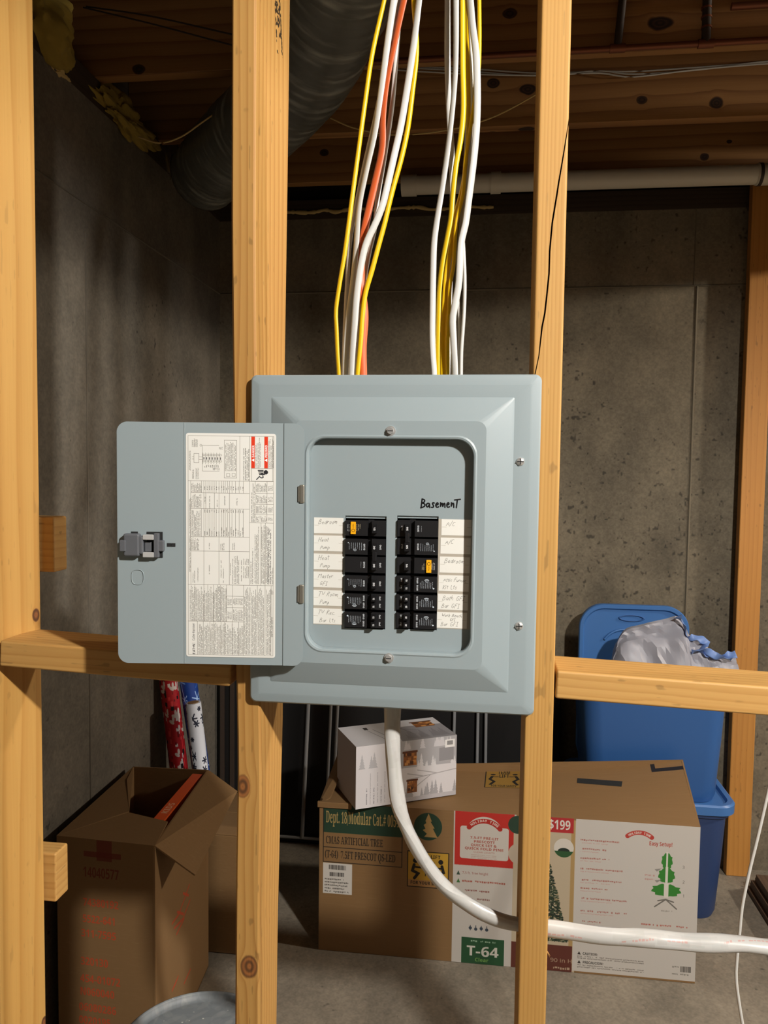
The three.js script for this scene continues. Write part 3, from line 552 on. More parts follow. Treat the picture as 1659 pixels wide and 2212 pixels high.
// ---------------------------------------------------------------- the door, swung open to the left
{
  const door = new THREE.Group(); door.name = 'door'; door.userData.label = 'grey panel door opened flat with a white instruction sticker'; panel.add(door);
  const a = at('z', 0.031, 656, 1176), tilt = 0.105;                      // hinge line; u runs left along the door
  const yT = at('z', 0.031, 640, 915).y, yB = at('z', 0.031, 640, 1437.5).y, LEN = 0.2495;
  door.position.set(a.x, (yT + yB) / 2, 0.0295); door.rotation.y = tilt;
  const H = yT - yB, X = (p) => -p;
  // profile across the door: flange, pan, flange
  const uAt = (pxx) => { const t = at('z', 0.045, pxx, 1176); return (a.x - t.x) / Math.cos(tilt); };
  const u1 = uAt(608), u2 = uAt(401), R = 0.014, TH = 0.0014;
  const strip = (ua, ub, za, zb, rl, rr) => {
    const w = ub - ua, s = new THREE.Shape(), q = H / 2;
    const rA = Math.max(rr, 0.0001), rB = Math.max(rl, 0.0001);
    s.moveTo(-ua - rA, q); s.lineTo(-ub + rB, q); s.absarc(-ub + rB, q - rB, rB, Math.PI / 2, Math.PI, false); s.lineTo(-ub, -q + rB); s.absarc(-ub + rB, -q + rB, rB, Math.PI, 1.5 * Math.PI, false); s.lineTo(-ua - rA, -q); s.absarc(-ua - rA, -q + rA, rA, 1.5 * Math.PI, 2 * Math.PI, false); s.lineTo(-ua, q - rA); s.absarc(-ua - rA, q - rA, rA, 0, Math.PI / 2, false);
    const g = new THREE.ExtrudeGeometry(s, { depth: TH, bevelEnabled: false, curveSegments: 8 });
    const p = g.attributes.position; for (let i = 0; i < p.count; i++) p.setZ(i, p.getZ(i) + lerp(za, zb, clamp((-p.getX(i) - ua) / w, 0, 1)));
    g.computeVertexNormals(); return g.toNonIndexed();
  };
  const S = [strip(0, u1, 0.0025, 0.0012, 0, R), strip(u1 + 0.0008, u2, 0, 0.0005, 0, 0), strip(u2, LEN, 0.0005, 0.0016, R, 0), strip(u1, u1 + 0.0008, 0.0012, 0, 0, 0)];
  part(door, 'sheet', mergeGeometries(S), M.panel);
  part(door, 'crease', box(-u2 - 0.0011, -u2 + 0.0007, -H / 2 + 0.001, H / 2 - 0.001, 0.001, TH + 0.0009), M.panel);
  // instruction sticker: x to the right and y down in photo pixels from its top left corner, four times enlarged
  const K = 4, SW = 188, SH = 485;
  const stick = canvasTex(SW * K, SH * K, (c) => {
    c.scale(K, K); c.fillStyle = '#e9e8e2'; c.fillRect(0, 0, SW, SH);
    const k8 = 8.295, ox = (v) => v / k8 - 3, oy = (v) => v / k8 - 16, oy2 = (v) => v / k8 - 16 + 250;
    c.strokeStyle = '#6b675c'; c.lineWidth = 0.6;
    const ln = (x0, y0, x1, y1) => { c.beginPath(); c.moveTo(x0, y0); c.lineTo(x1, y1); c.stroke(); }, rect = (x0, y0, x1, y1) => c.strokeRect(x0, y0, x1 - x0, y1 - y0);
    // vertical runs of tiny print; each column is a line of text turned a quarter
    const col = (x0, x1, y0, y1, pitch, seed, fill = 0.8, color = '#65635c') => { const r = mulberry(seed); for (let x = x0; x < x1; x += pitch) { c.save(); c.translate(x, y1); c.rotate(-Math.PI / 2); greek(c, 0, (y1 - y0) * (fill + (1 - fill) * r()), 0, pitch * 0.62, seed + Math.round(x * 13), color); c.restore(); } };
    const F = [ox(62), oy(180), ox(1545), oy2(2045)];
    rect(...F);
    const yA = oy(980), x9 = ox(960), x11 = ox(1130);
    ln(F[0], yA, F[2], yA); ln(x9, F[1], x9, yA); ln(x11, F[1], x11, oy2(770)); ln(ox(1160), F[1], ox(1160), yA);
    // wiring diagram
    col(ox(80), ox(112), oy(430), oy(800), 2, 5); col(ox(130), ox(220), oy(230), oy(380), 2.1, 7); rect(ox(165), oy(495), ox(250), oy(660)); ln(ox(130), oy(555), ox(165), oy(555)); ln(ox(130), oy(595), ox(165), oy(595));
    ln(ox(250), oy(555), ox(320), oy(555)); ln(ox(250), oy(600), ox(320), oy(600)); c.beginPath(); c.arc(ox(285), oy(350), 2, 0, 7); c.stroke(); ln(ox(310), oy(350), ox(600), oy(350)); ln(ox(310), oy(350), ox(310), oy(805)); ln(ox(310), oy(805), ox(605), oy(805));
    for (let i = 0; i < 7; i++) { const x = ox(330 + i * 48); c.fillStyle = '#222'; c.fillRect(x, oy(560), 1.7, 5); ln(x - 1.5, oy(480), x - 1.5, oy(680)); c.beginPath(); c.arc(x + 1, oy(520), 2, 0, 7); c.stroke(); c.beginPath(); c.arc(x + 1, oy(630), 2, 0, 7); c.stroke(); }
    col(ox(600), ox(655), oy(370), oy(420), 2, 9); col(ox(340), ox(600), oy(690), oy(740), 4, 12); col(ox(490), ox(610), oy(745), oy(790), 3, 14); col(ox(135), ox(170), oy(760), oy(945), 2.2, 15); col(ox(195), ox(240), oy(740), oy(950), 2.2, 16);
    rect(ox(690), oy(255), ox(905), oy(925)); col(ox(705), ox(885), oy(270), oy(800), 2.6, 18, 0.85); rect(ox(730), oy(845), ox(785), oy(900)); rect(ox(825), oy(840), ox(880), oy(895));
    col(ox(1020), ox(1105), oy(225), oy(965), 3.4, 21, 0.6);
    // danger and peligro
    for (const [x, word] of [[1157, 'DANGER'], [1382, 'PELIGRO']]) {
      c.fillStyle = '#dd3b1c'; c.fillRect(ox(x), oy(185), 7.6, oy(745) - oy(185));
      c.save(); c.translate(ox(x) + 6.2, oy(555)); c.rotate(-Math.PI / 2); c.fillStyle = '#fff'; c.font = 'bold 6.4px sans-serif'; c.fillText(word, 0, 0); c.beginPath(); c.moveTo(-9, 0); c.lineTo(-5.5, -6); c.lineTo(-2, 0); c.fill(); c.restore();
      col(ox(x + 75), ox(x + 165), oy(200), oy(740), 2.3, x, 0.7);
    }
    rect(ox(1160), oy(750), ox(1530), oy(975)); ln(ox(1530), F[1], ox(1530), yA);
    // shock pictogram: a hand and a cord
    c.save(); c.fillStyle = '#26262a'; c.beginPath(); c.arc(ox(1410), oy(815), 4.6, 0, 7); c.fill(); for (let i = 0; i < 4; i++) c.fillRect(ox(1270 + i * 8), oy(775 + i * 24), 12 - i, 2); c.fillRect(ox(1320), oy(840), 9, 2.6);
    c.strokeStyle = '#33353a'; c.lineWidth = 2; c.beginPath(); c.moveTo(ox(1245), oy(950)); c.lineTo(ox(1300), oy(890)); c.quadraticCurveTo(ox(1330), oy(930), ox(1365), oy(905)); c.lineTo(ox(1355), oy(870)); c.stroke(); c.restore();
    // tables
    const yB2 = oy(1195), yC = oy(1475), yD = oy(1980), yE = oy2(165), yF = oy2(770);
    for (const y of [yB2, yC, yD, yE]) ln(ox(108), y, x11, y);
    ln(F[0], yF, F[2], yF); ln(ox(108), yA, ox(108), yF);
    for (const x of [335, 600, 780]) ln(ox(x), yA, ox(x), yF);
    for (const x of [295, 370, 410, 442, 478, 515, 550, 640, 675, 708, 745, 825, 885, 950, 1022]) { ln(ox(x), yA, ox(x), yB2); ln(ox(x), yC, ox(x), yD); }
    ln(ox(520), yB2, ox(520), yC); ln(ox(370), yB2, ox(370), yC);
    col(ox(80), ox(104), oy(1250), oy2(540), 2.2, 33, 0.9); col(ox(120), ox(285), oy(1010), oy(1185), 2.4, 34, 0.7); col(ox(120), ox(285), oy(1210), oy(1460), 2.4, 35, 0.7); col(ox(125), ox(270), oy(1500), oy(1970), 2.4, 36, 0.75); col(ox(120), ox(240), oy(1995), oy2(150), 2.4, 37, 0.8);
    for (let i = 0; i < 17; i++) { const x = ox(345 + i * 41 + (i > 6 ? 5 : 0)); col(x, x + 0.5, oy(1065), oy(1140), 3, 60 + i); col(x, x + 0.5, oy(1490), oy(1545), 3, 80 + i); col(x, x + 0.5, oy(1800), oy(1965), 3, 100 + i, 0.4); }
    for (const [x, y0, y1] of [[430, 1240, 1470], [560, 1300, 1440], [690, 1240, 1410], [905, 1245, 1410], [350, 1240, 1380]]) col(ox(x), ox(x) + 0.5, oy(y0), oy(y1), 3, x);
    for (const [x, y0, y1, n] of [[140, 515, 745, 2], [225, 390, 745, 1], [425, 390, 580, 1], [425, 0, 130, 1], [630, 275, 640, 1], [670, 410, 735, 1], [625, 0, 145, 3], [835, 0, 135, 2], [795, 320, 595, 1], [830, 225, 750, 5], [985, 220, 700, 1], [1025, 290, 400, 4], [1025, 420, 640, 4]]) for (let i = 0; i < n; i++) col(ox(x + i * 27), ox(x + i * 27) + 0.5, oy2(y0), oy2(y1), 2.6, x + i * 3, 0.8);
    // right-hand table
    ln(ox(1228), yA, ox(1228), oy(1715)); ln(x11, oy(1720), F[2], oy(1720)); for (const y of [1190, 1385, 1570]) ln(ox(1228), oy(y), F[2], oy(y)); ln(ox(1432), yA, ox(1432), oy(1715));
    col(ox(1160), ox(1220), oy(1010), oy(1705), 2.6, 130, 0.7); for (const [y0, y1] of [[1010, 1165], [1215, 1365], [1400, 1550], [1590, 1700]]) { col(ox(1242), ox(1425), oy(y0), oy(y1), 2.6, y0, 0.7); col(ox(1450), ox(1530), oy(y0 + 30), oy(y1 - 20), 2.6, y0 + 3, 0.8); }
    for (const [x, y0, y1] of [[1150, 250, 745], [1180, 50, 745]]) col(ox(x), ox(x) + 0.5, oy2(y0), oy2(y1), 3, x);
    col(ox(1220), ox(1300), oy(1760), oy2(745), 2.5, 140, 0.8); ln(ox(1330), oy(1720), ox(1330), yF); col(ox(1335), ox(1400), oy(1740), oy2(745), 2.4, 150, 0.85); ln(ox(1405), oy(1720), ox(1405), F[3]); col(ox(1415), ox(1440), oy(1740), oy2(745), 3, 151, 0.95, '#4a4943'); col(ox(1460), ox(1490), oy(1790), oy2(745), 3.4, 152, 0.95, '#3c3b36'); col(ox(1515), ox(1535), oy2(440), oy2(745), 2.2, 153);
    // foot: maker's line and small print
    const yG = oy2(1435); ln(F[0], yG, ox(1030), yG);
    for (const x of [220, 325, 440, 510, 635, 700, 830, 945]) ln(ox(x), yG, ox(x), F[3]);
    for (const x of [178, 335, 405, 505, 575, 630]) ln(ox(x), yF, ox(x), yG);
    rect(ox(730), yF, ox(1030), yG); ln(ox(835), yF, ox(835), yG); ln(ox(730), oy2(972), ox(1030), oy2(972)); ln(ox(730), oy2(1180), ox(1030), oy2(1180)); ln(ox(1030), yF, ox(1030), F[3]); ln(ox(1270), yF, ox(1270), oy2(1430)); ln(ox(1510), yF, ox(1510), F[3]);
    c.save(); c.translate(ox(176), oy2(2040)); c.rotate(-Math.PI / 2); c.fillStyle = '#161616'; c.font = 'bold 7px sans-serif'; c.fillText('E', 0, 0); c.fillText('A', 5.4, 0); c.font = 'bold 7px sans-serif'; c.fillText('T', 10, 0); c.fillRect(15, -3.2, 2, 2); c.fillText('N', 17.4, 0); c.fillStyle = '#777'; c.fillRect(24, -6, 0.6, 7); c.fillStyle = '#2c2c2c'; c.font = '7.6px sans-serif'; c.scale(0.72, 1); c.fillText('Cutler-Hammer', 42, 0); c.restore();
    for (const [x0, x1, y0, y1, f] of [[232, 320, 1480, 2030, 0.7], [340, 435, 1450, 2030, 0.85], [450, 505, 1460, 2030, 0.8], [520, 630, 1450, 2030, 0.85], [645, 695, 1450, 2030, 0.7], [710, 825, 1450, 2030, 0.7], [840, 940, 1520, 2030, 0.7], [955, 1025, 1460, 2030, 0.8], [90, 175, 790, 1430, 0.8], [190, 330, 790, 1430, 0.75], [345, 400, 800, 1430, 0.8], [415, 500, 790, 1430, 0.8], [512, 570, 810, 1430, 0.85], [585, 628, 790, 1430, 0.95], [640, 725, 790, 1430, 0.9], [750, 820, 1240, 1390, 0.7], [750, 815, 1010, 1135, 0.9], [850, 1015, 1010, 1130, 1], [850, 1015, 1200, 1420, 0.8], [1040, 1140, 800, 2030, 0.85], [1160, 1265, 800, 2030, 0.85], [1280, 1385, 790, 2030, 0.85], [1420, 1500, 815, 2030, 0.9]])
      col(ox(x0), ox(x1), oy2(y0), oy2(y1), 2.3, x0 + y0, f, x0 === 585 ? '#45433d' : undefined);
    col(ox(1515), ox(1540), oy2(850), oy2(930), 2.5, 170); col(ox(1515), ox(1540), oy2(1310), oy2(1700), 2.5, 171);
  });
  const su = (pxx) => -uAt(pxx), x0 = su(403.5), x1 = su(591), y1 = at('z', 0.045, 500, 936).y - door.position.y, y0 = at('z', 0.045, 500, 1421).y - door.position.y;
  const sr = new THREE.Shape(), rr = 0.004; sr.moveTo(x0 + rr, y0); sr.lineTo(x1 - rr, y0); sr.quadraticCurveTo(x1, y0, x1, y0 + rr); sr.lineTo(x1, y1 - rr); sr.quadraticCurveTo(x1, y1, x1 - rr, y1); sr.lineTo(x0 + rr, y1); sr.quadraticCurveTo(x0, y1, x0, y1 - rr); sr.lineTo(x0, y0 + rr); sr.quadraticCurveTo(x0, y0, x0 + rr, y0);
  const sg = new THREE.ExtrudeGeometry(sr, { depth: 0.0003, bevelEnabled: false }); const sp = sg.attributes.position; for (let i = 0; i < sp.count; i++) sg.attributes.uv.setXY(i, (sp.getX(i) - x0) / (x1 - x0), (sp.getY(i) - y0) / (y1 - y0));
  sg.translate(0, 0, TH + 0.0006);
  part(door, 'sticker', sg, std({ map: stick, roughness: 0.5 }), 'white instruction sticker printed sideways');
  // latch: coordinates from photo pixels
  const lx = (q) => -uAt(q), ly = (q) => at('z', 0.055, 310, q).y - door.position.y, zf = TH + 0.0016;
  const B = (a0, a1, b0, b1, z0, z1, r = 0.001) => board(lx(a0), lx(a1), ly(b1), ly(b0), zf + z0, zf + z1, r);
  part(door, 'latch', mergeGeometries([B(279, 312, 1152, 1201, -0.002, 0.0095, 0.003), B(273.5, 285.5, 1166, 1190, 0.001, 0.012), B(306, 319, 1157, 1196, -0.001, 0.0085, 0.002), B(340, 350, 1151, 1203, -0.001, 0.007), B(348, 360, 1166, 1190, -0.001, 0.0055, 0.0015), B(320, 334, 1170, 1191, -0.001, 0.003)].map((g) => g.toNonIndexed ? (g.index ? g.toNonIndexed() : g) : g)), M.latchGrey, 'dark grey plastic door latch');
  for (const [b0, b1] of [[1154, 1165], [1191.5, 1202.5]]) part(door, 'latch_prong', B(318.5, 340.5, b0, b1, 0.001, 0.0085, 0.0008), M.latchLight);
  part(door, 'latch_slot', mergeGeometries([box(lx(323), lx(355.5), ly(1204), ly(1148.5), zf - 0.001, zf + 0.0001), box(lx(291), lx(305), ly(1155), ly(1148.5), zf - 0.001, zf + 0.0001)]), M.darkHole);
  part(door, 'vent_slot', mergeGeometries([box(lx(364.5), lx(372.5), ly(1180), ly(1172.5), zf - 0.0015, zf - 0.0002), box(lx(373.5), lx(381.5), ly(1180), ly(1172.5), zf - 0.0015, zf - 0.0002)]), M.darkHole);
  { // embossed knock-out ring
    const c = [lx(304), ly(1247)], rx = 0.0085, ry = 0.0105, pts = []; for (let i = 0; i < 40; i++) { const t = i / 40 * 2 * Math.PI, k = 1 - 0.10 * Math.cos(4 * t) * 0.5; pts.push(V(c[0] + rx * k * Math.cos(t), c[1] + ry * k * Math.sin(t), zf)); }
    part(door, 'knockout', new THREE.TubeGeometry(new THREE.CatmullRomCurve3(pts, true), 80, 0.00055, 6, true), M.panel);
  }
  for (const [q0, q1] of [[1047, 1087], [1263, 1304]]) { const y1h = at('z', 0.035, 651, q0).y - door.position.y, y0h = at('z', 0.035, 651, q1).y - door.position.y; part(door, 'hinge', mergeGeometries([board(-0.0055, 0.0008, y0h, y1h, -0.002, 0.0062, 0.0016), box(-0.0075, -0.005, y0h + 0.002, y1h - 0.002, 0, 0.0052)].map((g) => (g.index ? g.toNonIndexed() : g))), M.zinc, 'bare metal hinge clip'); }
}
close(panel, V(0, 1.171, 0));

// ---------------------------------------------------------------- cables rising out of the panel
{
  const cable = (color, dz, width, list, label) => {
    const pts = px(-0.04 + dz, list), top = pts[0], dir = pts[0].clone().sub(pts[1]).normalize();
    const up = top.clone().addScaledVector(dir, (2.30 - top.y) / Math.max(dir.y, 0.5));
    const all = [V(up.x, 2.62, -0.125 + dz * 0.3), V(up.x, 2.46, -0.12 + dz * 0.4), up, ...pts];
    const e = pts[pts.length - 1]; all.push(V(e.x, 1.612, e.z));
    const w = width / 1600;
    thing('electrical_cable', sweep(all, w, Math.max(0.0052, w * 0.55), 110, V(1, 0, 0.15), (t) => 0.5 * Math.sin(t * 9 + width + dz * 300)), color, label, 'cable');
  };
  cable(M.yellow, 0.004, 10, [[830, 0], [804, 117], [788, 226], [774, 329], [761, 425], [755, 471], [744.6, 547], [733, 617], [725.6, 673], [727, 711], [729, 762], [732, 812]], 'thin yellow cable set apart at the outer side of the bundle over the door hinge');
  cable(M.white, -0.014, 11, [[858, 0], [838, 117], [812, 250], [790, 345], [771, 435], [756, 521], [749.6, 622], [746, 698], [742, 812]], 'white cable just inside the lone yellow cable, tucked behind its thicker neighbour');
  cable(M.white, -0.004, 15, [[851, 0], [837, 94], [821, 212], [809, 291], [790, 376], [776, 447], [768.6, 546], [761, 622], [753, 686], [748, 749], [746, 812]], 'glossy white cable running beside the orange cable');
  cable(M.orange, -0.006, 17, [[872.6, 0], [854, 85], [835, 179], [827, 254], [825.5, 320], [811, 390], [798, 448], [788, 495], [781, 545], [780, 600], [787.6, 673], [787.6, 698], [784, 749], [785, 812]], 'single orange cable weaving behind the white ones');
  cable(M.white, -0.016, 11, [[866, 0], [858, 94], [847, 226], [832, 329], [815, 435], [809, 496], [799, 539], [791, 582], [780, 660], [772, 740], [768, 812]], 'greyish white cable half hidden behind the orange cable');
  cable(M.white, 0.006, 15, [[905.5, 0], [894, 94], [880, 188], [865.5, 273], [851, 338], [837, 400], [826, 444], [811.6, 481], [791, 526], [780, 572], [771, 635], [766, 698], [761, 762], [758.5, 812]], 'white cable lying in front, crossing over the orange cable');
  cable(M.yellow, -0.002, 11, [[893, 0], [900, 108], [891, 197], [880, 282], [865.5, 348], [851, 400], [842, 435], [832, 478], [819, 526], [804, 582], [789, 635], [782.5, 686], [779, 736], [772, 812]], 'yellow cable beside the front white cable in the bundle with the orange one');
  cable(M.white, -0.012, 14, [[966.6, 0], [966.6, 117], [969, 197], [971, 244], [975, 329], [978, 420], [974, 520], [970, 640], [966, 812]], 'greyish white cable at the back of the yellow bundle, dropping straight down');
  cable(M.white, 0.004, 13.5, [[985, 0], [985, 94], [983, 165], [976, 249], [966.6, 329], [954, 415], [945, 469], [938, 522], [935.6, 591], [934.5, 664], [934, 725], [935.7, 769], [939, 812]], 'white cable bowing out alone on the orange-cable side of the yellow bundle');
  cable(M.yellow, 0.002, 12, [[999.5, 0], [1000, 141], [1001, 240], [995, 301], [985, 357], [977, 432], [974, 470], [965, 518], [956, 566], [949, 627], [946.6, 688], [945, 750], [945, 812]], 'bright yellow cable in front of the yellow bundle');
  cable(M.yellow, -0.010, 13, [[1010, 0], [1011, 120], [1012, 212], [1011, 329], [999.5, 410], [984, 469], [975, 530], [965, 591], [960, 664], [957, 737], [956, 812]], 'yellow cable in the shaded back of the yellow bundle');
  cable(M.yellow, -0.004, 9, [[1035, 0], [1035.7, 94], [1034, 150], [1022, 240], [1006, 340], [1000, 420], [986, 480], [979, 579], [972, 615], [970, 664], [967, 737], [967, 812]], 'yellow cable slipping behind the outermost white cable');
  cable(M.white, 0.006, 15, [[1016, 0], [1020.7, 56], [1028, 113], [1031, 188], [1030, 263], [1025, 329], [1018, 390], [1012.5, 432], [1006, 481], [996.7, 522], [993, 579], [990.6, 615], [983, 657], [978, 688], [979.6, 737], [983, 812]], 'thick white cable in front, closest to the cracked stud');
  cable(M.white, -0.008, 8, [[1012, 0], [1018, 113], [1020, 263], [1010, 400], [1000, 500], [1001.6, 542], [1004, 603], [1003, 664], [1000, 713], [996.7, 762], [996, 812]], 'thin white cable bulging out beside the thick white one');
  cable(M.white, -0.014, 7, [[1006, 0], [1010, 200], [1002, 400], [990, 560], [990.6, 664], [993, 701], [992, 762], [991, 812]], 'thin white cable hidden between two white cables of the yellow bundle');
}
// heavy feeder: down from the panel, through the bored stud and on along the wall
{
  const zc = -0.045, pts = [V(0.001, 1.19, zc), ...px(zc, [[848, 1535], [848, 1600], [851, 1660], [862, 1740], [879, 1790], [902, 1836], [930, 1878], [964, 1918], [1005, 1950], [1050, 1976], [1095, 1992], [1155, 2001], [1215, 2009], [1300, 2021], [1400, 2027], [1500, 2036], [1600, 2039], [1659, 2046]]), V(0.588, at('z', zc, 1659, 2046).y, zc)];
  const tex = canvasTex(256, 2048, (c, w, h) => {
    c.fillStyle = '#c6c5c1'; c.fillRect(0, 0, w, h);
    const r = mulberry(8); for (let i = 0; i < 260; i++) { c.fillStyle = 'rgba(120,116,108,' + (0.03 + r() * 0.05) + ')'; c.fillRect(r() * w, r() * h, 6 + r() * 30, 20 + r() * 90); }
    for (let k = 0; k < 7; k++) { c.save(); c.translate(70, 120 + k * 290); c.rotate(Math.PI / 2); c.fillStyle = 'rgba(200,74,58,0.75)'; c.font = '34px sans-serif'; greek(c, 0, 190, -10, 13, 40 + k, 'rgba(206,110,96,0.35)'); c.restore(); }
  });
  tex.wrapS = tex.wrapT = THREE.RepeatWrapping;
  thing('feeder_cable', sweep(pts, 0.0245, 0.019, 160, V(0.2, 0.3, 1).normalize(), (t) => Math.PI / 2 - 4.6 * t + 0.25 * Math.sin(t * 40), 16, (t) => 1 + 0.03 * Math.sin(t * 70)), std({ map: tex, roughness: 0.28, clearcoat: 0.2 }), 'thick white feeder cable curving down from the panel and through the cracked stud', 'cable');
}
// thin white wire hanging behind the feeder
thing('thin_wire', sweep([V(0.92, JB - 0.004, -0.33), V(0.88, 2.0, -0.33), V(0.78, 1.5, -0.33)].concat(px(-0.32, [[1676, 1640], [1659, 1712], [1640, 1795], [1617, 1890], [1603, 1960], [1598, 2010], [1593, 2060], [1590, 2110], [1597, 2170], [1606, 2225], [1618, 2320]])).concat([V(0.62, 0.3, -0.33), V(0.66, 0.012, -0.36), V(0.74, 0.004, -0.42)]), 0.0055, 0.0055, 140), M.white, 'thin white wire hanging loose behind the thick feeder cable', 'wire');

// ---------------------------------------------------------------- overhead pipes, duct, wires
{
  const m = std({ map: dataTex(128, 512, (u, v, o) => { const k = 0.8 + 0.9 * Math.max(0, fbm(u * 9, v * 60, 3, 3)) + 0.15 * noise(u * 3, v * 8, 4); o[0] = 112 * k; o[1] = 114 * k; o[2] = 109 * k; }), roughness: 0.34, clearcoat: 0.35, clearcoatRoughness: 0.35 });
  const path = [V(-0.10, 2.415, -0.30), V(-0.17, 2.41, -0.48), V(-0.27, 2.40, -0.70), V(-0.41, 2.395, -0.92), V(-0.58, 2.405, -1.14), V(-0.70, 2.41, -1.30), V(-0.77, 2.41, -1.40)];
  const g = group('air_duct', 'dark shiny flexible air duct sloping under the joists behind the warped stud', 'duct');
  const tube = sweep(path, 0.215, 0.215, 240, V(0, 1, 0), () => 0, 28, (t) => 1 + 0.003 * Math.sin(t * 2 * Math.PI * 42) + 0.012 * noise(t * 30, 1, 5));
  part(g, 'duct_sleeve', tube, m);
  const rnd = mulberry(12);
  for (let i = 0; i < 4; i++) { const p = at('z', -1.36, 362 + i * 12, 318 + i * 14), q = at('z', -1.34, 356 + i * 12 + 30 * rnd(), 372 + i * 16); part(g, 'foil_tape', sweep([p, p.clone().lerp(q, 0.5).add(V(0, 0.004, 0.006)), q], 0.012, 0.003, 10), M.foil); }
  const hp = at('y', 2.3, 520, 300); part(g, 'hanger_strap', box(-0.215, -0.185, 2.50, JB, -0.55, -0.545), M.zinc);
  close(g);
}
{
  const g = group('drain_pipe', 'white plastic drain pipe running along the sill of the back wall', 'pipe'), y = 2.486, z = -1.765, c = (x) => at('z', z, x, 387).x;
  const xa = at('z', z, 868, 395).x, xb = at('z', z, 1640, 380).x;
  part(g, 'pipe_run', rod(V(xa, y, z), V(xb, y, z), 0.032, 24), M.pvc);
  for (const [q0, q1] of [[868, 900], [1060, 1082]]) part(g, 'coupling', rod(V(at('z', z, q0, 390).x, y, z), V(at('z', z, q1, 390).x, y, z), 0.0365, 24), M.pvc);
  part(g, 'elbow', sweep([V(xb - 0.01, y, z), V(xb + 0.03, y, z), V(xb + 0.055, y, z + 0.03), V(xb + 0.058, y, z + 0.4)], 0.07, 0.07, 24, V(0, 1, 0), () => 0, 20), M.pvc);
  part(g, 'pipe_strap', rod(V(xb - 0.004, y, z), V(xb + 0.006, y, z), 0.037, 24), M.darkPipe, 'dark strap over the pipe end');
  close(g);
}
{
  const z = -0.962, y = at('z', z, 1400, 101).y, g = group('copper_pipe', 'copper water pipe fixed along a joist with dark branches going up', 'pipe');
  part(g, 'pipe_run', rod(V(-0.35, y - 0.004, z), V(1.6, y + 0.006, z), 0.0075, 14), M.copper);
  for (const [a, b, r] of [[1352, 1334, 0.0095], [1527, 1525, 0.0105]]) {
    const p = at('z', z, b, 92), q = at('z', z, a, 0); part(g, 'branch', rod(V(p.x, y, z), V(q.x, Math.min(q.y + 0.1, JT - 0.01), z), r, 14), M.darkPipe);
    part(g, 'tee', rod(V(p.x - 0.018, y, z), V(p.x + 0.018, y, z), 0.0105, 14), M.copper);
  }
  for (const yy of [20, 40, 62]) { const p = at('z', z, 1526, yy); part(g, 'solder_ring', rod(V(p.x, p.y, z), V(p.x, p.y + 0.004, z), 0.0125, 14), M.copper); }
  close(g);
  const y2 = at('z', -0.962, 1620, 12).y;
  thing('copper_pipe', rod(V(at('z', z, 1580, 12).x, y2, z), V(1.6, y2 + 0.006, z), 0.0085, 14), M.copper, 'short upper copper pipe above the branches at the same joist', 'pipe');
}
{
  const wz = -1.385, bundle = [[690, 132], [800, 141], [1000, 150], [1160, 158], [1300, 152], [1355, 157], [1500, 146], [1659, 131], [1800, 122]];
  for (let k = 0; k < 3; k++) thing('thin_wire', sweep(bundle.map(([x, y], i) => at('z', wz + 0.003 * k, x, y + k * 3.4 + 2.5 * Math.sin(i * 2.1 + k * 2))), 0.0045, 0.0045, 60), M.white, 'thin white wire strung along the knotty joist face with two others', 'wire', 'wires along the joist');
  thing('thin_wire', sweep(px(-1.1, [[714, 255], [760, 275], [850, 291], [960, 282], [1060, 255], [1165, 200], [1230, 160]]), 0.0042, 0.0042, 40), M.foam, 'thin tan wire sagging between joists behind the cables', 'wire');
  for (const [l, t] of [[[[186, 14], [320, 34], [500, 74], [620, 100]], 'upper'], [[[180, 16], [330, 52], [500, 97], [620, 125]], 'lower']]) thing('thin_wire', sweep(px(-0.9, l), 0.004, 0.004, 30), M.darkPipe, t + ' of two thin brown wires crossing the joist over the concrete side wall', 'wire');
  thing('thin_wire', sweep(px(-1.0, [[300, 296], [345, 309], [390, 296], [440, 262], [500, 222], [560, 190]]), 0.0042, 0.0042, 30), M.foam, 'thin tan wire looping up beside the foil-taped duct end', 'wire');
}
// stuffed insulation on the side wall
{
  const a = at('x', -0.9, 122, 62), b = at('x', -0.9, 265, 245);
  const l1 = lump(V(-0.965, 2.555, -0.755), 0.075, 0.10, 0.13, 3, 0.36, 1.6, 22, 1.2);
  thing('insulation_batt', l1, M.insulation, 'torn yellow insulation stuffed between joists over the side wall, away from the duct', 'insulation');
  const l2 = lump(V(-0.93, 2.48, -1.14), 0.045, 0.05, 0.175, 8, 0.5, 2.0, 22, 1.2);
  thing('insulation_batt', l2, M.insulation, 'torn yellow insulation on the side wall sill next to the duct end', 'insulation');
  const l3 = lump(V(-0.93, 2.447, -0.80), 0.016, 0.014, 0.045, 21, 0.5, 2.4, 8);
  thing('insulation_scrap', l3, M.foam, 'small pale scrap of insulation on the edge of the side wall', 'insulation');
  const foamPts = []; for (let i = 0; i < 26; i++) foamPts.push(V(-0.86 + i * 0.04, 2.475 + 0.006 * noise(i * 0.9, 3, 6), ZB + 0.004));
  thing('sill_foam', sweep(foamPts, 0.014, 0.012, 120, V(0, 1, 0), () => 0, 8, (t) => 0.7 + 0.6 * Math.abs(noise(t * 60, 2, 9))), M.foam, 'lumpy tan foam bead along the dark sill plate', 'foam');
}

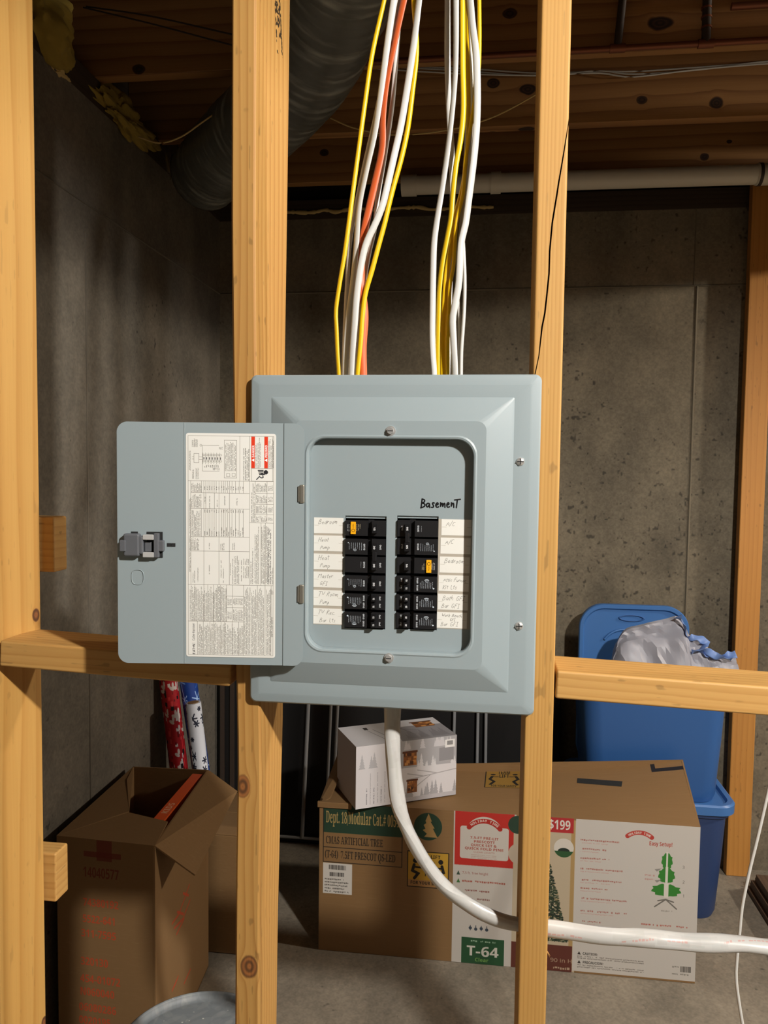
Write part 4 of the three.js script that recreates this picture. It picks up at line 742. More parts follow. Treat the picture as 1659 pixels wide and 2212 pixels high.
// ---------------------------------------------------------------- cardboard
const CARD = [132, 100, 62];
const cardBase = (c, w, h, seed, col = CARD) => { c.fillStyle = `rgb(${col.join(',')})`; c.fillRect(0, 0, w, h); const r = mulberry(seed); for (let i = 0; i < 900; i++) { c.fillStyle = r() > 0.5 ? 'rgba(255,230,190,0.025)' : 'rgba(60,34,12,0.03)'; c.fillRect(r() * w, r() * h, 4 + r() * w * 0.12, 1 + r() * 3); } };
M.card = std({ map: canvasTex(512, 512, (c, w, h) => cardBase(c, w, h, 3)), roughness: 0.85 });
const poly = (pts, t, m) => { // thin folded card: a quad in space given thickness along its normal
  const n = pts[1].clone().sub(pts[0]).cross(pts[2].clone().sub(pts[0])).normalize().multiplyScalar(t), P = [...pts, ...pts.map((p) => p.clone().sub(n))], pos = P.flatMap((p) => [p.x, p.y, p.z]);
  const g = new THREE.BufferGeometry(); g.setAttribute('position', new THREE.Float32BufferAttribute(pos, 3)); g.setAttribute('uv', new THREE.Float32BufferAttribute([0, 0, 1, 0, 1, 1, 0, 1, 0, 0, 1, 0, 1, 1, 0, 1], 2));
  g.setIndex([0, 1, 2, 0, 2, 3, 4, 6, 5, 4, 7, 6, 0, 4, 5, 0, 5, 1, 1, 5, 6, 1, 6, 2, 2, 6, 7, 2, 7, 3, 3, 7, 4, 3, 4, 0]);
  const o = g.toNonIndexed(); o.computeVertexNormals(); return o;
};
function wrapText(c, t, x, y, w, h, font, color) { c.save(); c.font = font.replace('#', '100'); c.textBaseline = 'alphabetic'; c.textAlign = 'left'; const m = c.measureText(t).width; c.translate(x, y); c.scale(w / m, h / 73); c.fillStyle = color; c.fillText(t, 0, 0); c.restore(); }

// tall open box by the side wall
{
  const g = group('moving_box', 'tall open cardboard box with orange number print standing by the side wall', 'box');
  const H = 0.6, FL = V(-0.882, H, -0.684), FR = V(-0.628, H, -0.671), BR = V(-0.664, H, -1.135), BL = V(-0.892, H, -1.125), dn = (p) => V(p.x, 0.001, p.z);
  const front = canvasTex(640, 1536, (c, w, h) => {
    cardBase(c, w, h, 21);
    const Fx = (q) => (q.x - FL.x) / (FR.x - FL.x) * w, Fy = (q) => (H - q.y) / H * h, P = (a, b) => { const q = at('z', -0.678, a, b); return [Fx(q), Fy(q)]; };
    const txt = (t, a, b, a2, hpx, col) => { const p = P(a, b), q = P(a2, b), r = P(a, b - hpx); wrapText(c, t, p[0], p[1], q[0] - p[0], p[1] - r[1], 'bold #px sans-serif', col); };
    const red = 'rgba(196,72,34,0.85)', dim = 'rgba(112,40,24,0.75)';
    c.fillStyle = dim; { const p = P(208, 1815), q = P(242, 1862); c.fillRect(p[0], p[1], q[0] - p[0], q[1] - p[1]); const l = P(180, 1862), l2 = P(262, 1845); c.fillRect(l[0], l2[1], l2[0] - l[0], (l[1] - l2[1]) * 0.5); }
    txt('14040577', 178, 1894, 258, 22, dim); txt('74380192', 178, 1957, 257, 17, red); txt('5522-641', 177, 1993, 251, 17, red); txt('311-7595', 174, 2024, 252, 17, red);
    txt('320130', 173, 2085, 234, 17, red); txt('454-01072', 172, 2122, 261, 17, red); txt('N060040', 171, 2150, 248, 17, red); txt('06080286', 169, 2184, 252, 17, red); txt('0020195', 169, 2212, 240, 17, red);
  });
  const sideT = canvasTex(1024, 1536, (c, w, h) => {
    cardBase(c, w, h, 31);
    const P = (a, b) => { const t = [a, b], q = at('x', -0.645, t[0], t[1]); return [(-0.671 - q.z) / 0.464 * w, (H - q.y) / H * h]; };
    c.strokeStyle = 'rgba(190,66,34,0.8)'; c.lineCap = 'round'; c.lineWidth = 16;
    const scr = [[[366, 1995], [384, 1975], [400, 1940], [412, 1912]], [[372, 2005], [395, 1985], [414, 1945]], [[378, 2018], [398, 1985]], [[380, 1970], [396, 1975]], [[396, 1930], [410, 1935]], [[372, 2130], [382, 2110]], [[398, 2125], [415, 2095]], [[366, 2140], [378, 2118]]];
    for (const s of scr) { c.beginPath(); s.forEach(([a, b], i) => (i ? c.lineTo(...P(a, b)) : c.moveTo(...P(a, b)))); c.stroke(); }
  });
  const T = 0.004;
  const wall = (a, b, m, name) => part(g, name, poly([dn(a), dn(b), b, a], T, m), m);
  wall(FL, FR, std({ map: front, roughness: 0.85 }), 'front_side'); wall(FR, BR, std({ map: sideT, roughness: 0.85 }), 'printed_side'); wall(BR, BL, M.card, 'back_side'); wall(BL, FL, M.card, 'wall_side');
  part(g, 'bottom', poly([dn(FL), dn(FR), dn(BR), dn(BL)], -T, M.card), M.card);
  const i1 = V(-0.762, H + 0.012, -0.82), i2 = V(-0.642, H + 0.008, -0.79);
  part(g, 'flap', poly([FL, FR, V(-0.645, H + 0.004, -0.788), V(-0.762, H + 0.005, -0.82)], T, M.card), M.card);
  part(g, 'flap', poly([BL, FL, V(-0.764, H + 0.006, -0.825), V(-0.862, H + 0.004, -1.02)], T, M.card), M.card);
  const f1 = at('y', H - 0.035, 513, 1709), f2 = at('y', H - 0.09, 422, 1890);
  part(g, 'flap', poly([FR, f2, f1, BR], T, M.card), M.card, 'lit cardboard flap folded outward');
  part(g, 'flap', poly([BR, V(BR.x - 0.012, H - 0.10, BR.z - 0.03), V(BL.x + 0.01, H - 0.10, BL.z - 0.03), BL], T, M.card), M.card);
  close(g);
  // orange flat box standing inside
  const kt = canvasTex(1024, 128, (c, w, h) => { c.fillStyle = '#e0581a'; c.fillRect(0, 0, w, h); wrapText(c, 'KIDS', 330, 98, 170, 72, 'bold #px sans-serif', 'rgba(240,205,180,0.75)'); });
  const om = std({ color: lin(224, 88, 26), roughness: 0.6 }), L = 0.39, gg = new THREE.BoxGeometry(L, 0.44, 0.03);
  gg.rotateY(Math.PI / 2 + 0.03).translate(-0.682, 0.014 + 0.362, -0.915);
  const mats = [om, om, std({ map: kt, roughness: 0.6 }), om, om, om];
  thing('orange_carton', gg, mats, 'flat orange carton standing inside the tall open box', 'carton');
}
// plain box behind it
{
  const g = group('storage_box', 'plain brown cardboard box behind the tall open box', 'box'), x0 = -0.72, x1 = -0.545, z0 = -1.5, z1 = -1.2, h = 0.372;
  part(g, 'body', board(x0, x1, 0.001, h, z0, z1, 0.003), M.card);
  part(g, 'flap', board(x0, x1, h + 0.0005, h + 0.0045, (z0 + z1) / 2 + 0.001, z1, 0.001), M.card); part(g, 'flap', board(x0, x1, h + 0.0005, h + 0.0045, z0, (z0 + z1) / 2 - 0.001, 0.001), M.card);
  close(g);
}
// gift wrap rolls leaning in the corner
{
  const rolls = [
    [[343.7, 1463], [382, 1464], [364.6, 1656], [408, 1660], 1.02, (c, w, h) => { c.fillStyle = '#c4222c'; c.fillRect(0, 0, w, h); const r = mulberry(5); for (let i = 0; i < 520; i++) { c.fillStyle = ['#f2e9e4', '#161418', '#e8484c', '#f6f2ee', '#7c1016'][i % 5]; const x = r() * w, y = r() * h; if (i % 5 === 0) { c.beginPath(); c.ellipse(x, y, 12, 6, r(), 0, 7); c.fill(); c.beginPath(); c.ellipse(x + 8, y - 10, 6, 10, 0, 0, 7); c.fill(); } else c.fillRect(x, y, 4 + r() * 9, 6 + r() * 14); } }, 'red gift wrap roll with white and black print leaning in the corner', 0.0],
    [[387, 1463], [424, 1464], [412, 1656], [455, 1662], 1.0, (c, w, h) => { c.fillStyle = '#173a86'; c.fillRect(0, 0, w, h); const r = mulberry(6); c.lineWidth = 4; for (let i = 0; i < 70; i++) { c.strokeStyle = ['#6f9ee0', '#a9c6f0', '#2f62b8'][i % 3]; const x = r() * w, y = r() * h, s = 14 + r() * 26; for (let k = 0; k < 3; k++) { const a = k * Math.PI / 3 + 0.3; c.beginPath(); c.moveTo(x - s * Math.cos(a), y - s * Math.sin(a)); c.lineTo(x + s * Math.cos(a), y + s * Math.sin(a)); c.stroke(); } } }, 'blue gift wrap roll with pale snowflakes leaning in the corner', -0.03],
    [[401, 1518], [434, 1517], [416, 1660], [450, 1661], 0, (c, w, h) => { c.fillStyle = '#dcdfe8'; c.fillRect(0, 0, w, h); const r = mulberry(7); c.lineWidth = 6; for (let i = 0; i < 90; i++) { c.strokeStyle = '#23283a'; const x = r() * w, y = r() * h, s = 10 + r() * 16; for (let k = 0; k < 3; k++) { const a = k * Math.PI / 3; c.beginPath(); c.moveTo(x - s * Math.cos(a), y - s * Math.sin(a)); c.lineTo(x + s * Math.cos(a), y + s * Math.sin(a)); c.stroke(); } c.fillStyle = '#23283a'; c.fillRect(x - 5, y - 5, 10, 10); } }, 'shorter white gift wrap roll with dark snowflakes beside the blue roll', 0.045],
  ];
  for (const [tl, tr, bl, br, topY, draw, label, dz] of rolls) {
    const z = -1.36 + dz, a = at('z', z, (tl[0] + tr[0]) / 2, (tl[1] + tr[1]) / 2), b = at('z', z, (bl[0] + br[0]) / 2, (bl[1] + br[1]) / 2), r = (at('z', z, ...tr).x - at('z', z, ...tl).x) / 2 * 0.96;
    const d = a.clone().sub(b), f = (y) => b.clone().addScaledVector(d, (y - b.y) / d.y), top = topY ? f(topY) : a, bot = f(0.012);
    const t = canvasTex(256, 1024, draw), g = group('gift_wrap_roll', label, 'wrapping paper');
    part(g, 'paper', rod(bot, top, r, 28), std({ map: t, roughness: 0.45 }));
    part(g, 'core', rod(bot.clone().addScaledVector(d, -0.004), top.clone().addScaledVector(d.clone().normalize(), 0.002), r * 0.72, 20), M.card);
    close(g);
  }
}
// pail with a dusty lid
{
  const g = group('pail', 'grey plastic pail with a dusty snap-on lid', 'pail'), c = at('y', 0.36, 424, 2252), R = 0.15;
  const lt = (pts, seg = 56) => new THREE.LatheGeometry(pts.map(([r, y]) => new THREE.Vector2(r, y)), seg).translate(c.x, 0, c.z);
  part(g, 'bucket', lt([[0, 0.001], [R * 0.84, 0.001], [R * 0.86, 0.006], [R * 0.96, 0.34]]), M.pailGrey);
  const dust = canvasTex(512, 512, (k, w, h) => { k.fillStyle = 'rgb(116,122,126)'; k.fillRect(0, 0, w, h); const r = mulberry(15); for (let i = 0; i < 500; i++) { k.fillStyle = 'rgba(196,196,190,' + (0.02 + 0.09 * r()) + ')'; k.beginPath(); k.ellipse(r() * w, r() * h, 3 + r() * 40, 2 + r() * 16, r() * 3, 0, 7); k.fill(); } for (let i = 0; i < 60; i++) { k.fillStyle = 'rgba(226,226,214,0.7)'; k.fillRect(r() * w, r() * h, 2 + r() * 4, 2 + r() * 4); } });
  const lid = lt([[R * 1.0, 0.322], [R * 1.035, 0.325], [R * 1.04, 0.35], [R * 1.03, 0.359], [R * 1.005, 0.361], [R * 0.985, 0.357], [R * 0.965, 0.348], [R * 0.90, 0.346], [R * 0.88, 0.349], [R * 0.86, 0.346], [0.0001, 0.347]]);
  const lp = lid.attributes.position; for (let i = 0; i < lp.count; i++) lid.attributes.uv.setXY(i, 0.5 + (lp.getX(i) - c.x) / 0.33, 0.5 + (lp.getZ(i) - c.z) / 0.33);
  part(g, 'lid', lid, std({ map: dust, roughness: 0.5 }));
  close(g, V(c.x, 0, c.z));
}

// black folding table stood on its edge against the back wall
{
  const g = group('folding_table', 'black folding table stood on edge against the back wall with pale legs', 'table'), z = -1.935, x0 = at('z', -1.9, 466, 1500).x, x1 = 0.43, h = 0.70;
  part(g, 'table_top', board(x0, x1, 0.001, h, z - 0.03, z + 0.008, 0.006), M.tableTop);
  const bar = (a, b, r) => part(g, 'leg', rod(a, b, r, 10), M.tableLeg);
  const zl = z + 0.024, q = (a, b) => at('z', zl, a, b);
  for (const [a, b, ya, yb, r] of [[666, 655, 1527, 1760, 0.0075], [715, 708, 1527, 1680, 0.006], [729.5, 724, 1527, 1640, 0.006], [982, 980, 1530, 1620, 0.006], [1032.6, 1031, 1530, 1620, 0.006], [1050, 1049, 1530, 1620, 0.006]]) {
    const p = q(a, ya), s = q(b, yb), d = s.clone().sub(p), t = (y) => p.clone().addScaledVector(d, (y - p.y) / d.y); bar(t(h - 0.02), t(0.03), r);
  }
  for (const y of [0.03]) part(g, 'stretcher', rod(V(x0 + 0.15, y, zl), V(-0.30, y, zl), 0.006, 8), M.tableLeg);
  for (const x of [x0 + 0.02, x0 + 0.06]) part(g, 'edge_rail', box(x - 0.008, x + 0.008, 0.02, h - 0.01, z + 0.006, z + 0.018), M.darkPipe);
  close(g);
}

// big cardboard carton of the artificial tree
const TB = { x0: -0.356, x1: 0.765, h: 0.470, z: -1.262 };
{
  const g = group('tree_carton', 'large cardboard carton printed with green, red and white artificial tree panels', 'carton');
  const w = TB.x1 - TB.x0, S = 2048 / w;
  const tex = canvasTex(2048, Math.round(TB.h * S), (c, cw, ch) => {
    cardBase(c, cw, ch, 51);
    const P = (a, b) => { const q = at('z', TB.z, a, b); return [(q.x - TB.x0) * S, (TB.h - q.y) * S]; };
    const R = (a, b, a2, b2) => { const p = P(a, b), q = P(a2, b2); return [p[0], p[1], q[0] - p[0], q[1] - p[1]]; };
    const fill = (col, ...r) => { c.fillStyle = col; c.fillRect(...R(...r)); };
    const txt = (t, a, b, a2, hp, font, col) => { const p = P(a, b), q = P(a2, b), r = P(a, b - hp); wrapText(c, t, p[0], p[1], q[0] - p[0], p[1] - r[1], font, col); };
    const circ = (a, b, r, col) => { const p = P(a, b); c.fillStyle = col; c.beginPath(); c.arc(p[0], p[1], r * S * 2.33 / 1700, 0, 7); c.fill(); };
    const poly2 = (pts, col) => { c.fillStyle = col; c.beginPath(); pts.forEach((q, i) => (i ? c.lineTo(...P(...q)) : c.moveTo(...P(...q)))); c.fill(); };
    const k = 5.925, A = (v) => 680 + v / k, Bq = (v) => 1720 + v / k;   // coordinates read off an enlarged view
    // department label
    const g0 = P(698, 1740), g1 = P(868, 1945), rowY = (f) => lerp(P(699, 1733)[1], P(699, 1861)[1], f);
    const gx0 = P(699, 1760)[0], gx1 = P(869, 1800)[0], H0 = rowY(0), H1 = rowY(1);
    c.fillStyle = '#1d3a28'; c.fillRect(gx0, H0, gx1 - gx0, (H1 - H0) * 0.5);
    c.strokeStyle = '#17130e'; c.lineWidth = 4; c.strokeRect(gx0, H0, gx1 - gx0, H1 - H0); c.beginPath(); c.moveTo(gx0, lerp(H0, H1, 0.75)); c.lineTo(gx1, lerp(H0, H1, 0.75)); c.stroke();
    const W0 = gx1 - gx0, HH = H1 - H0;
    wrapText(c, 'Dept. 18/Modular Cat.# 0054', gx0 + W0 * 0.03, H0 + HH * 0.335, W0 * 0.93, HH * 0.2, 'bold #px serif', '#b09258');
    wrapText(c, 'CMAS ARTIFICIAL TREE', gx0 + W0 * 0.03, H0 + HH * 0.685, W0 * 0.73, HH * 0.125, 'bold #px serif', '#1c150e');
    wrapText(c, '(T-64)  7.5FT PRESCOT QS-LED', gx0 + W0 * 0.02, H0 + HH * 0.925, W0 * 0.9, HH * 0.125, 'bold #px serif', '#1c150e');
    // white shipping label
    { const [x, y, ww, hh] = R(698, 1863, 760, 1934); c.fillStyle = '#cfcac2'; c.fillRect(x, y, ww, hh); const r = mulberry(2); c.fillStyle = '#4c4844'; for (let i = 0; i < 24; i++) c.fillRect(x + ww * (0.2 + 0.6 * i / 24), y + hh * 0.06, ww * 0.02 * (0.3 + r()), hh * 0.15); for (let i = 0; i < 22; i++) c.fillRect(x + ww * (0.22 + 0.52 * i / 22), y + hh * 0.3, ww * 0.02 * (0.3 + r()), hh * 0.13); for (let i = 0; i < 5; i++) greek(c, x + ww * 0.06, x + ww * (0.6 + 0.3 * r()), y + hh * (0.5 + 0.1 * i), hh * 0.06, 30 + i, '#6d6862'); }
    // round tree badge
    circ(924.5, 1786, 31, '#1d3a28');
    const tr = [[926, 1757], [933, 1775], [930, 1775], [939, 1790], [935, 1790], [945, 1810], [916, 1808], [922, 1801], [913, 1793], [919, 1790], [915, 1782], [921, 1778], [919, 1773]]; poly2(tr, '#a98650');
    // lifting warning
    { const [x, y, ww, hh] = R(881, 1838, 968, 1921); c.fillStyle = '#b98f2c'; c.fillRect(x, y, ww, hh); c.strokeStyle = '#1a140c'; c.lineWidth = 5; c.strokeRect(x, y, ww, hh); c.fillStyle = '#a67c4a'; c.fillRect(x + 3, y + hh * 0.8, ww - 6, hh * 0.19);
      c.fillStyle = '#15110c'; for (const s of [0.22, 0.78]) { const m = s < 0.5 ? 1 : -1, X = x + ww * s; c.beginPath(); c.arc(X - m * ww * 0.03, y + hh * 0.26, ww * 0.06, 0, 7); c.fill(); c.lineWidth = ww * 0.07; c.strokeStyle = '#15110c'; c.lineCap = 'round'; c.beginPath(); c.moveTo(X - m * ww * 0.06, y + hh * 0.38); c.lineTo(X - m * ww * 0.1, y + hh * 0.55); c.lineTo(X + m * ww * 0.04, y + hh * 0.62); c.lineTo(X - m * ww * 0.05, y + hh * 0.76); c.stroke(); c.lineWidth = ww * 0.045; c.beginPath(); c.moveTo(X - m * ww * 0.04, y + hh * 0.44); c.lineTo(X + m * ww * 0.14, y + hh * 0.45); c.lineTo(X + m * ww * 0.14, y + hh * 0.3); c.stroke(); }
      c.lineWidth = 4; for (const f of [0.44, 0.5, 0.56]) { c.beginPath(); c.moveTo(x + ww * f, y + hh * 0.5); c.lineTo(x + ww * f, y + hh * 0.68); c.stroke(); }
      wrapText(c, 'TEAM LIFT', x + ww * 0.2, y + hh * 0.17, ww * 0.6, hh * 0.1, 'bold #px sans-serif', '#15110c'); wrapText(c, 'FOR YOUR SAFETY', x + ww * 0.07, y + hh * 0.93, ww * 0.86, hh * 0.09, 'bold #px sans-serif', '#15110c'); }
    // white product panel with red card
    { const [x, y, ww, hh] = R(981, 1748, 1108, 2098); const y1 = P(1045, 2098)[1]; c.fillStyle = '#c0b9b0'; c.fillRect(x, y, ww, y1 - y);
      const rx = x + ww * 0.02, ry = y + 6, rw = ww * 0.95, rh = P(1040, 1872)[1] - ry; c.fillStyle = '#b4281e'; c.fillRect(rx, ry, rw, rh);
      for (let i = 0; i < 40; i++) { c.fillStyle = '#c0b9b0'; for (const yy of [ry, ry + rh]) { c.beginPath(); c.arc(rx + rw * i / 40, yy, rw / 120, 0, 7); c.fill(); } }
      c.fillStyle = '#c4bcb2'; c.beginPath(); c.roundRect(rx + rw * 0.09, ry + rh * 0.27, rw * 0.82, rh * 0.6, 14); c.fill(); c.beginPath(); c.arc(rx + rw * 0.5, ry + rh * 0.42, rw * 0.32, Math.PI, 0); c.fill();
      const arc = (t, cx, cy, r, a, size, col) => { c.save(); c.translate(cx, cy); c.fillStyle = col; c.font = 'bold ' + size + 'px sans-serif'; c.textAlign = 'center'; const n = t.length; [...t].forEach((l, i) => { c.save(); c.rotate((i - (n - 1) / 2) * a); c.fillText(l, 0, -r); c.restore(); }); c.restore(); };
      c.strokeStyle = '#a8251c'; c.lineWidth = rh * 0.085; c.beginPath(); c.arc(rx + rw * 0.5, ry + rh * 0.52, rw * 0.34, Math.PI * 1.22, Math.PI * 1.78); c.stroke(); arc('HOLIDAY TIME', rx + rw * 0.5, ry + rh * 0.52, rw * 0.325, 0.125, rh * 0.062, '#d8d0c6');
      [['7.5-FT PRE-LIT', 0.26, 0.50], ['PRESCOTT', 0.32, 0.57], ['QUICK SET & ', 0.27, 0.635], ['QUICK FOLD PINE', 0.17, 0.70]].forEach(([t, f, yy]) => wrapText(c, t, rx + rw * f, ry + rh * yy, rw * (1 - 2 * f), rh * 0.045, 'bold #px sans-serif', '#a04a3c'));
      wrapText(c, 'CLEAR LIGHTS', rx + rw * 0.32, ry + rh * 0.755, rw * 0.36, rh * 0.032, '#px sans-serif', '#a86a5e'); for (let i = 0; i < 3; i++) greek(c, rx + rw * 0.28, rx + rw * 0.72, ry + rh * (0.785 + 0.03 * i), rh * 0.018, 60 + i, '#b49a90');
      wrapText(c, '7.5 ft. Tree height', x + ww * 0.15, P(1020, 1889)[1], ww * 0.42, 13, '#px sans-serif', '#8c4a40'); greek(c, x + ww * 0.15, x + ww * 0.88, P(1020, 1902)[1], 13, 71, '#a05a4c'); greek(c, x + ww * 0.2, x + ww * 0.6, P(1020, 1922)[1], 12, 72, '#8c5a52'); greek(c, x + ww * 0.3, x + ww * 0.6, P(1020, 1940)[1], 12, 73, '#8c6a62');
      for (const [yy, col] of [[1886, '#33473a'], [1903, '#3c6a36']]) { const q = P(990, yy); c.fillStyle = col; c.beginPath(); c.moveTo(q[0], q[1] - 15); c.lineTo(q[0] + 10, q[1] + 9); c.lineTo(q[0] - 10, q[1] + 9); c.fill(); }
      const ic = P(1030, 2006); c.fillStyle = '#38414c'; [0, 1, 2, 3].forEach((i) => { c.beginPath(); c.arc(ic[0] - 36 + i * 30, ic[1] + (i % 2) * 5, 9, 0, 7); c.fill(); c.fillRect(ic[0] - 38 + i * 30, ic[1] - 16, 4, 30); });
      const [qx, qy, qw, qh] = R(997, 2024, 1088, 2082); c.fillStyle = '#1f4a2a'; c.fillRect(qx, qy, qw, y1 - qy); wrapText(c, 'T-64', qx + qw * 0.12, qy + qh * 0.78, qw * 0.76, qh * 0.44, 'bold #px sans-serif', '#c9c4b8'); greek(c, qx + qw * 0.18, qx + qw * 0.8, qy + qh * 0.1, qh * 0.09, 77, '#8faa8e'); wrapText(c, 'Clear', qx + qw * 0.32, qy + qh * 1.02, qw * 0.32, qh * 0.16, 'bold #px sans-serif', '#6f9a4c');
    }
    // middle picture panel, mostly behind the stud
    { const [x, , ww] = R(1110, 1790, 1240, 2100), yt = P(1175, 1768)[1], yb = P(1175, 2108)[1]; c.fillStyle = '#b8a88e'; c.fillRect(x, yt, ww, yb - yt);
      c.fillStyle = '#a88a58'; c.fillRect(x + ww * 0.9, yt, ww * 0.06, yb - yt);
      const [rx2, , rw2] = R(1150, 1775, 1239, 1800); const ry = P(1200, 1764)[1], rb = P(1200, 1798)[1]; c.fillStyle = '#a8282a'; c.fillRect(rx2, ry, rw2, rb - ry); wrapText(c, '$199', P(1185, 1780)[0], rb - (rb - ry) * 0.2, P(1233, 1780)[0] - P(1185, 1780)[0], (rb - ry) * 0.6, 'bold #px sans-serif', '#d6d0c6');
      circ(1218, 1832, 21, '#cfc8bc'); { const q = P(1218, 1832), rr = 21 * S * 2.33 / 1700; c.fillStyle = '#26502a'; c.beginPath(); c.arc(q[0], q[1], rr, 0.35, Math.PI - 0.35); c.fill(); c.fillStyle = '#1c2a20'; c.beginPath(); c.ellipse(q[0], q[1] + rr * 0.35, rr * 0.6, rr * 0.35, 0, Math.PI, 0); c.fill(); }
      circ(1118, 1782, 20, '#223a2a'); circ(1122, 1845, 24, '#b8a894');
      const t0 = P(1178, 1830), t1 = P(1226, 2035), r = mulberry(33); for (let i = 0; i < 2600; i++) { const f = Math.sqrt(r()), hw = (t1[0] - t0[0]) * f, X = t0[0] + (r() * 2 - 1) * hw, Y = lerp(t0[1], t1[1], f); c.fillStyle = ['#223020', '#2c3c28', '#3a4832', '#1a241a', '#8a7a50'][Math.floor(r() * 4.15)]; c.fillRect(X, Y, 5 + r() * 8, 3 + r() * 5); }
      c.fillStyle = '#5a2a1e'; c.fillRect(x, P(1175, 2040)[1], ww * 0.96, yb - P(1175, 2040)[1]); wrapText(c, '90 in H', P(1188, 2075)[0], P(1188, 2078)[1], P(1236, 2075)[0] - P(1188, 2075)[0], 22, '#px sans-serif', '#a89078'); greek(c, P(1195, 2085)[0], P(1236, 2085)[0], P(1195, 2088)[1], 16, 79, '#a89078'); }
    // white setup panel
    { const x = P(1241, 1900)[0], ww = cw - x, yt = P(1380, 1773)[1], yb = ch - 10; c.fillStyle = '#c2bcb4'; c.fillRect(x, yt, ww, yb - yt);
      c.strokeStyle = '#b03a30'; c.lineCap = 'round'; const b = P(1382, 1800); c.lineWidth = 24; c.beginPath(); c.arc(b[0], b[1] + 95, 98, Math.PI * 1.28, Math.PI * 1.72); c.stroke(); c.save(); c.translate(b[0], b[1] + 95); c.fillStyle = '#d6cec4'; c.font = 'bold 17px sans-serif'; c.textAlign = 'center'; [...'HOLIDAY TIME'].forEach((l, i) => { c.save(); c.rotate((i - 5.5) * 0.105); c.fillText(l, 0, -92); c.restore(); }); c.restore();
      txt('Easy Setup!', 1402, 1826, 1453, 9, 'bold #px sans-serif', '#a8453a');
      const items = [[1812, 0.75], [1831, 0.5], [1851, 0.56], [1874, 0.85], [1898, 0.8], [1916, 0.55], [1938, 0.9], [1965, 0.9], [1988, 0.4]]; items.forEach(([yy, f], i) => { const q = P(1254, yy); greek(c, q[0], q[0] + ww * 0.42 * f, q[1], 11, 90 + i, '#a8746a'); greek(c, q[0], q[0] + ww * 0.3 * f, q[1] + 18, 7, 120 + i, '#c0a098'); });
      const leaf = (cx, cy, rx, ry) => { const q = P(cx, cy); c.fillStyle = '#2f7a2a'; c.beginPath(); for (let i = 0; i <= 24; i++) { const a = i / 24 * Math.PI * 2, m = 1 + 0.12 * Math.sin(a * 9); c.lineTo(q[0] + rx * m * Math.cos(a), q[1] + ry * m * Math.sin(a)); } c.fill(); c.fillStyle = '#d4cec4'; c.fillRect(q[0] - rx * 0.16, q[1] - ry * 1.15, rx * 0.32, ry * 2.3); };
      leaf(1441, 1861, 28, 44); leaf(1440, 1892, 42, 42); leaf(1439, 1924, 74, 34); const q = P(1438, 1945); c.strokeStyle = '#6a6660'; c.lineWidth = 7; for (const [dx, dy] of [[-56, 40], [56, 44], [-40, 6], [40, 8]]) { c.beginPath(); c.moveTo(q[0], q[1] - 4); c.lineTo(q[0] + dx, q[1] + dy); c.stroke(); }
      for (const [yy, n] of [[1877, '3'], [1909, '2'], [1939, '1']]) { const a = P(1474, yy); c.fillStyle = '#55504a'; c.font = '22px sans-serif'; c.fillText(n, a[0], a[1]); } c.fillStyle = '#8a8680'; for (const [yy] of [[1878], [1902]]) { const a = P(1414, yy); c.beginPath(); c.moveTo(a[0], a[1]); c.lineTo(a[0] + 38, a[1] - 8); c.lineTo(a[0] + 12, a[1] + 12); c.fill(); }
      greek(c, P(1393, 1890)[0], P(1415, 1890)[0], P(1393, 1888)[1], 11, 140, '#b89088'); greek(c, P(1393, 1894)[0], P(1415, 1894)[0], P(1393, 1897)[1], 11, 141, '#b89088'); greek(c, P(1385, 2000)[0], P(1485, 2000)[0], P(1385, 1994)[1], 11, 142, '#b06a5e'); greek(c, P(1428, 1970)[0], P(1452, 1970)[0], P(1430, 1966)[1], 10, 143, '#9a948c');
      [[2062, 'CAUTION:', 0.95], [2081, 'PRECAUCION:', 1]].forEach(([yy, t], i) => { const a = P(1247, yy); c.fillStyle = '#2a2622'; c.beginPath(); c.moveTo(a[0], a[1]); c.lineTo(a[0] + 9, a[1] - 17); c.lineTo(a[0] + 18, a[1]); c.fill(); wrapText(c, t, a[0] + 28, a[1], i ? 110 : 80, 14, 'bold #px sans-serif', '#2a2622'); for (let k = 0; k < 2; k++) greek(c, a[0], a[0] + 350, a[1] + 6 + k * 11, 7, 150 + i * 9 + k, '#79736b'); });
      const [bx, by, bw, bh] = R(1470, 2088, 1492, 2104); const r = mulberry(3); c.fillStyle = '#38342f'; for (let i = 0; i < 16; i++) c.fillRect(bx + bw * i / 16, by, bw / 30 * (0.6 + r()), bh * 0.9); greek(c, bx - bw * 0.8, bx - 8, by, 10, 160, '#8a857c'); greek(c, bx - bw * 0.8, bx + bw * 0.8, by + bh + 4, 10, 161, '#8a857c');
    }
  });
  const fm = std({ map: tex, roughness: 0.7 });
  const F0 = V(TB.x0, 0.001, TB.z), F1 = V(TB.x1, 0.001, TB.z), F2 = V(TB.x1, TB.h, TB.z), F3 = V(TB.x0, TB.h, TB.z), Bk = -1.56, B2 = at('z', Bk, 1475, 1641), B3 = V(F3.x + (B2.x - F2.x) * 0.4, TB.h, Bk), B1 = V(B2.x, 0.001, Bk), B0 = V(B3.x, 0.001, Bk), T = 0.005;

  const rise = (s, t) => (B2.y - TB.h) * Math.pow(clamp(s, 0, 1), 2.5) * clamp(t, 0, 1);
  const topAt = (s, t) => { const x0 = lerp(F3.x, F3.x + (B2.x - F2.x) * 0.4, t), x1 = lerp(F2.x, B2.x, t); return V(lerp(x0, x1, s), TB.h + rise(s, t), lerp(TB.z, Bk, t)); };
  const hitST = (a, b) => { let y = TB.h, s = 0, t = 0; for (let i = 0; i < 12; i++) { const q = at('y', y, a, b); t = (TB.z - q.z) / (TB.z - Bk); s = (q.x - TB.x0) / (TB.x1 - TB.x0); y = lerp(y, TB.h + rise(s, t), 0.6); } return [s, t]; };
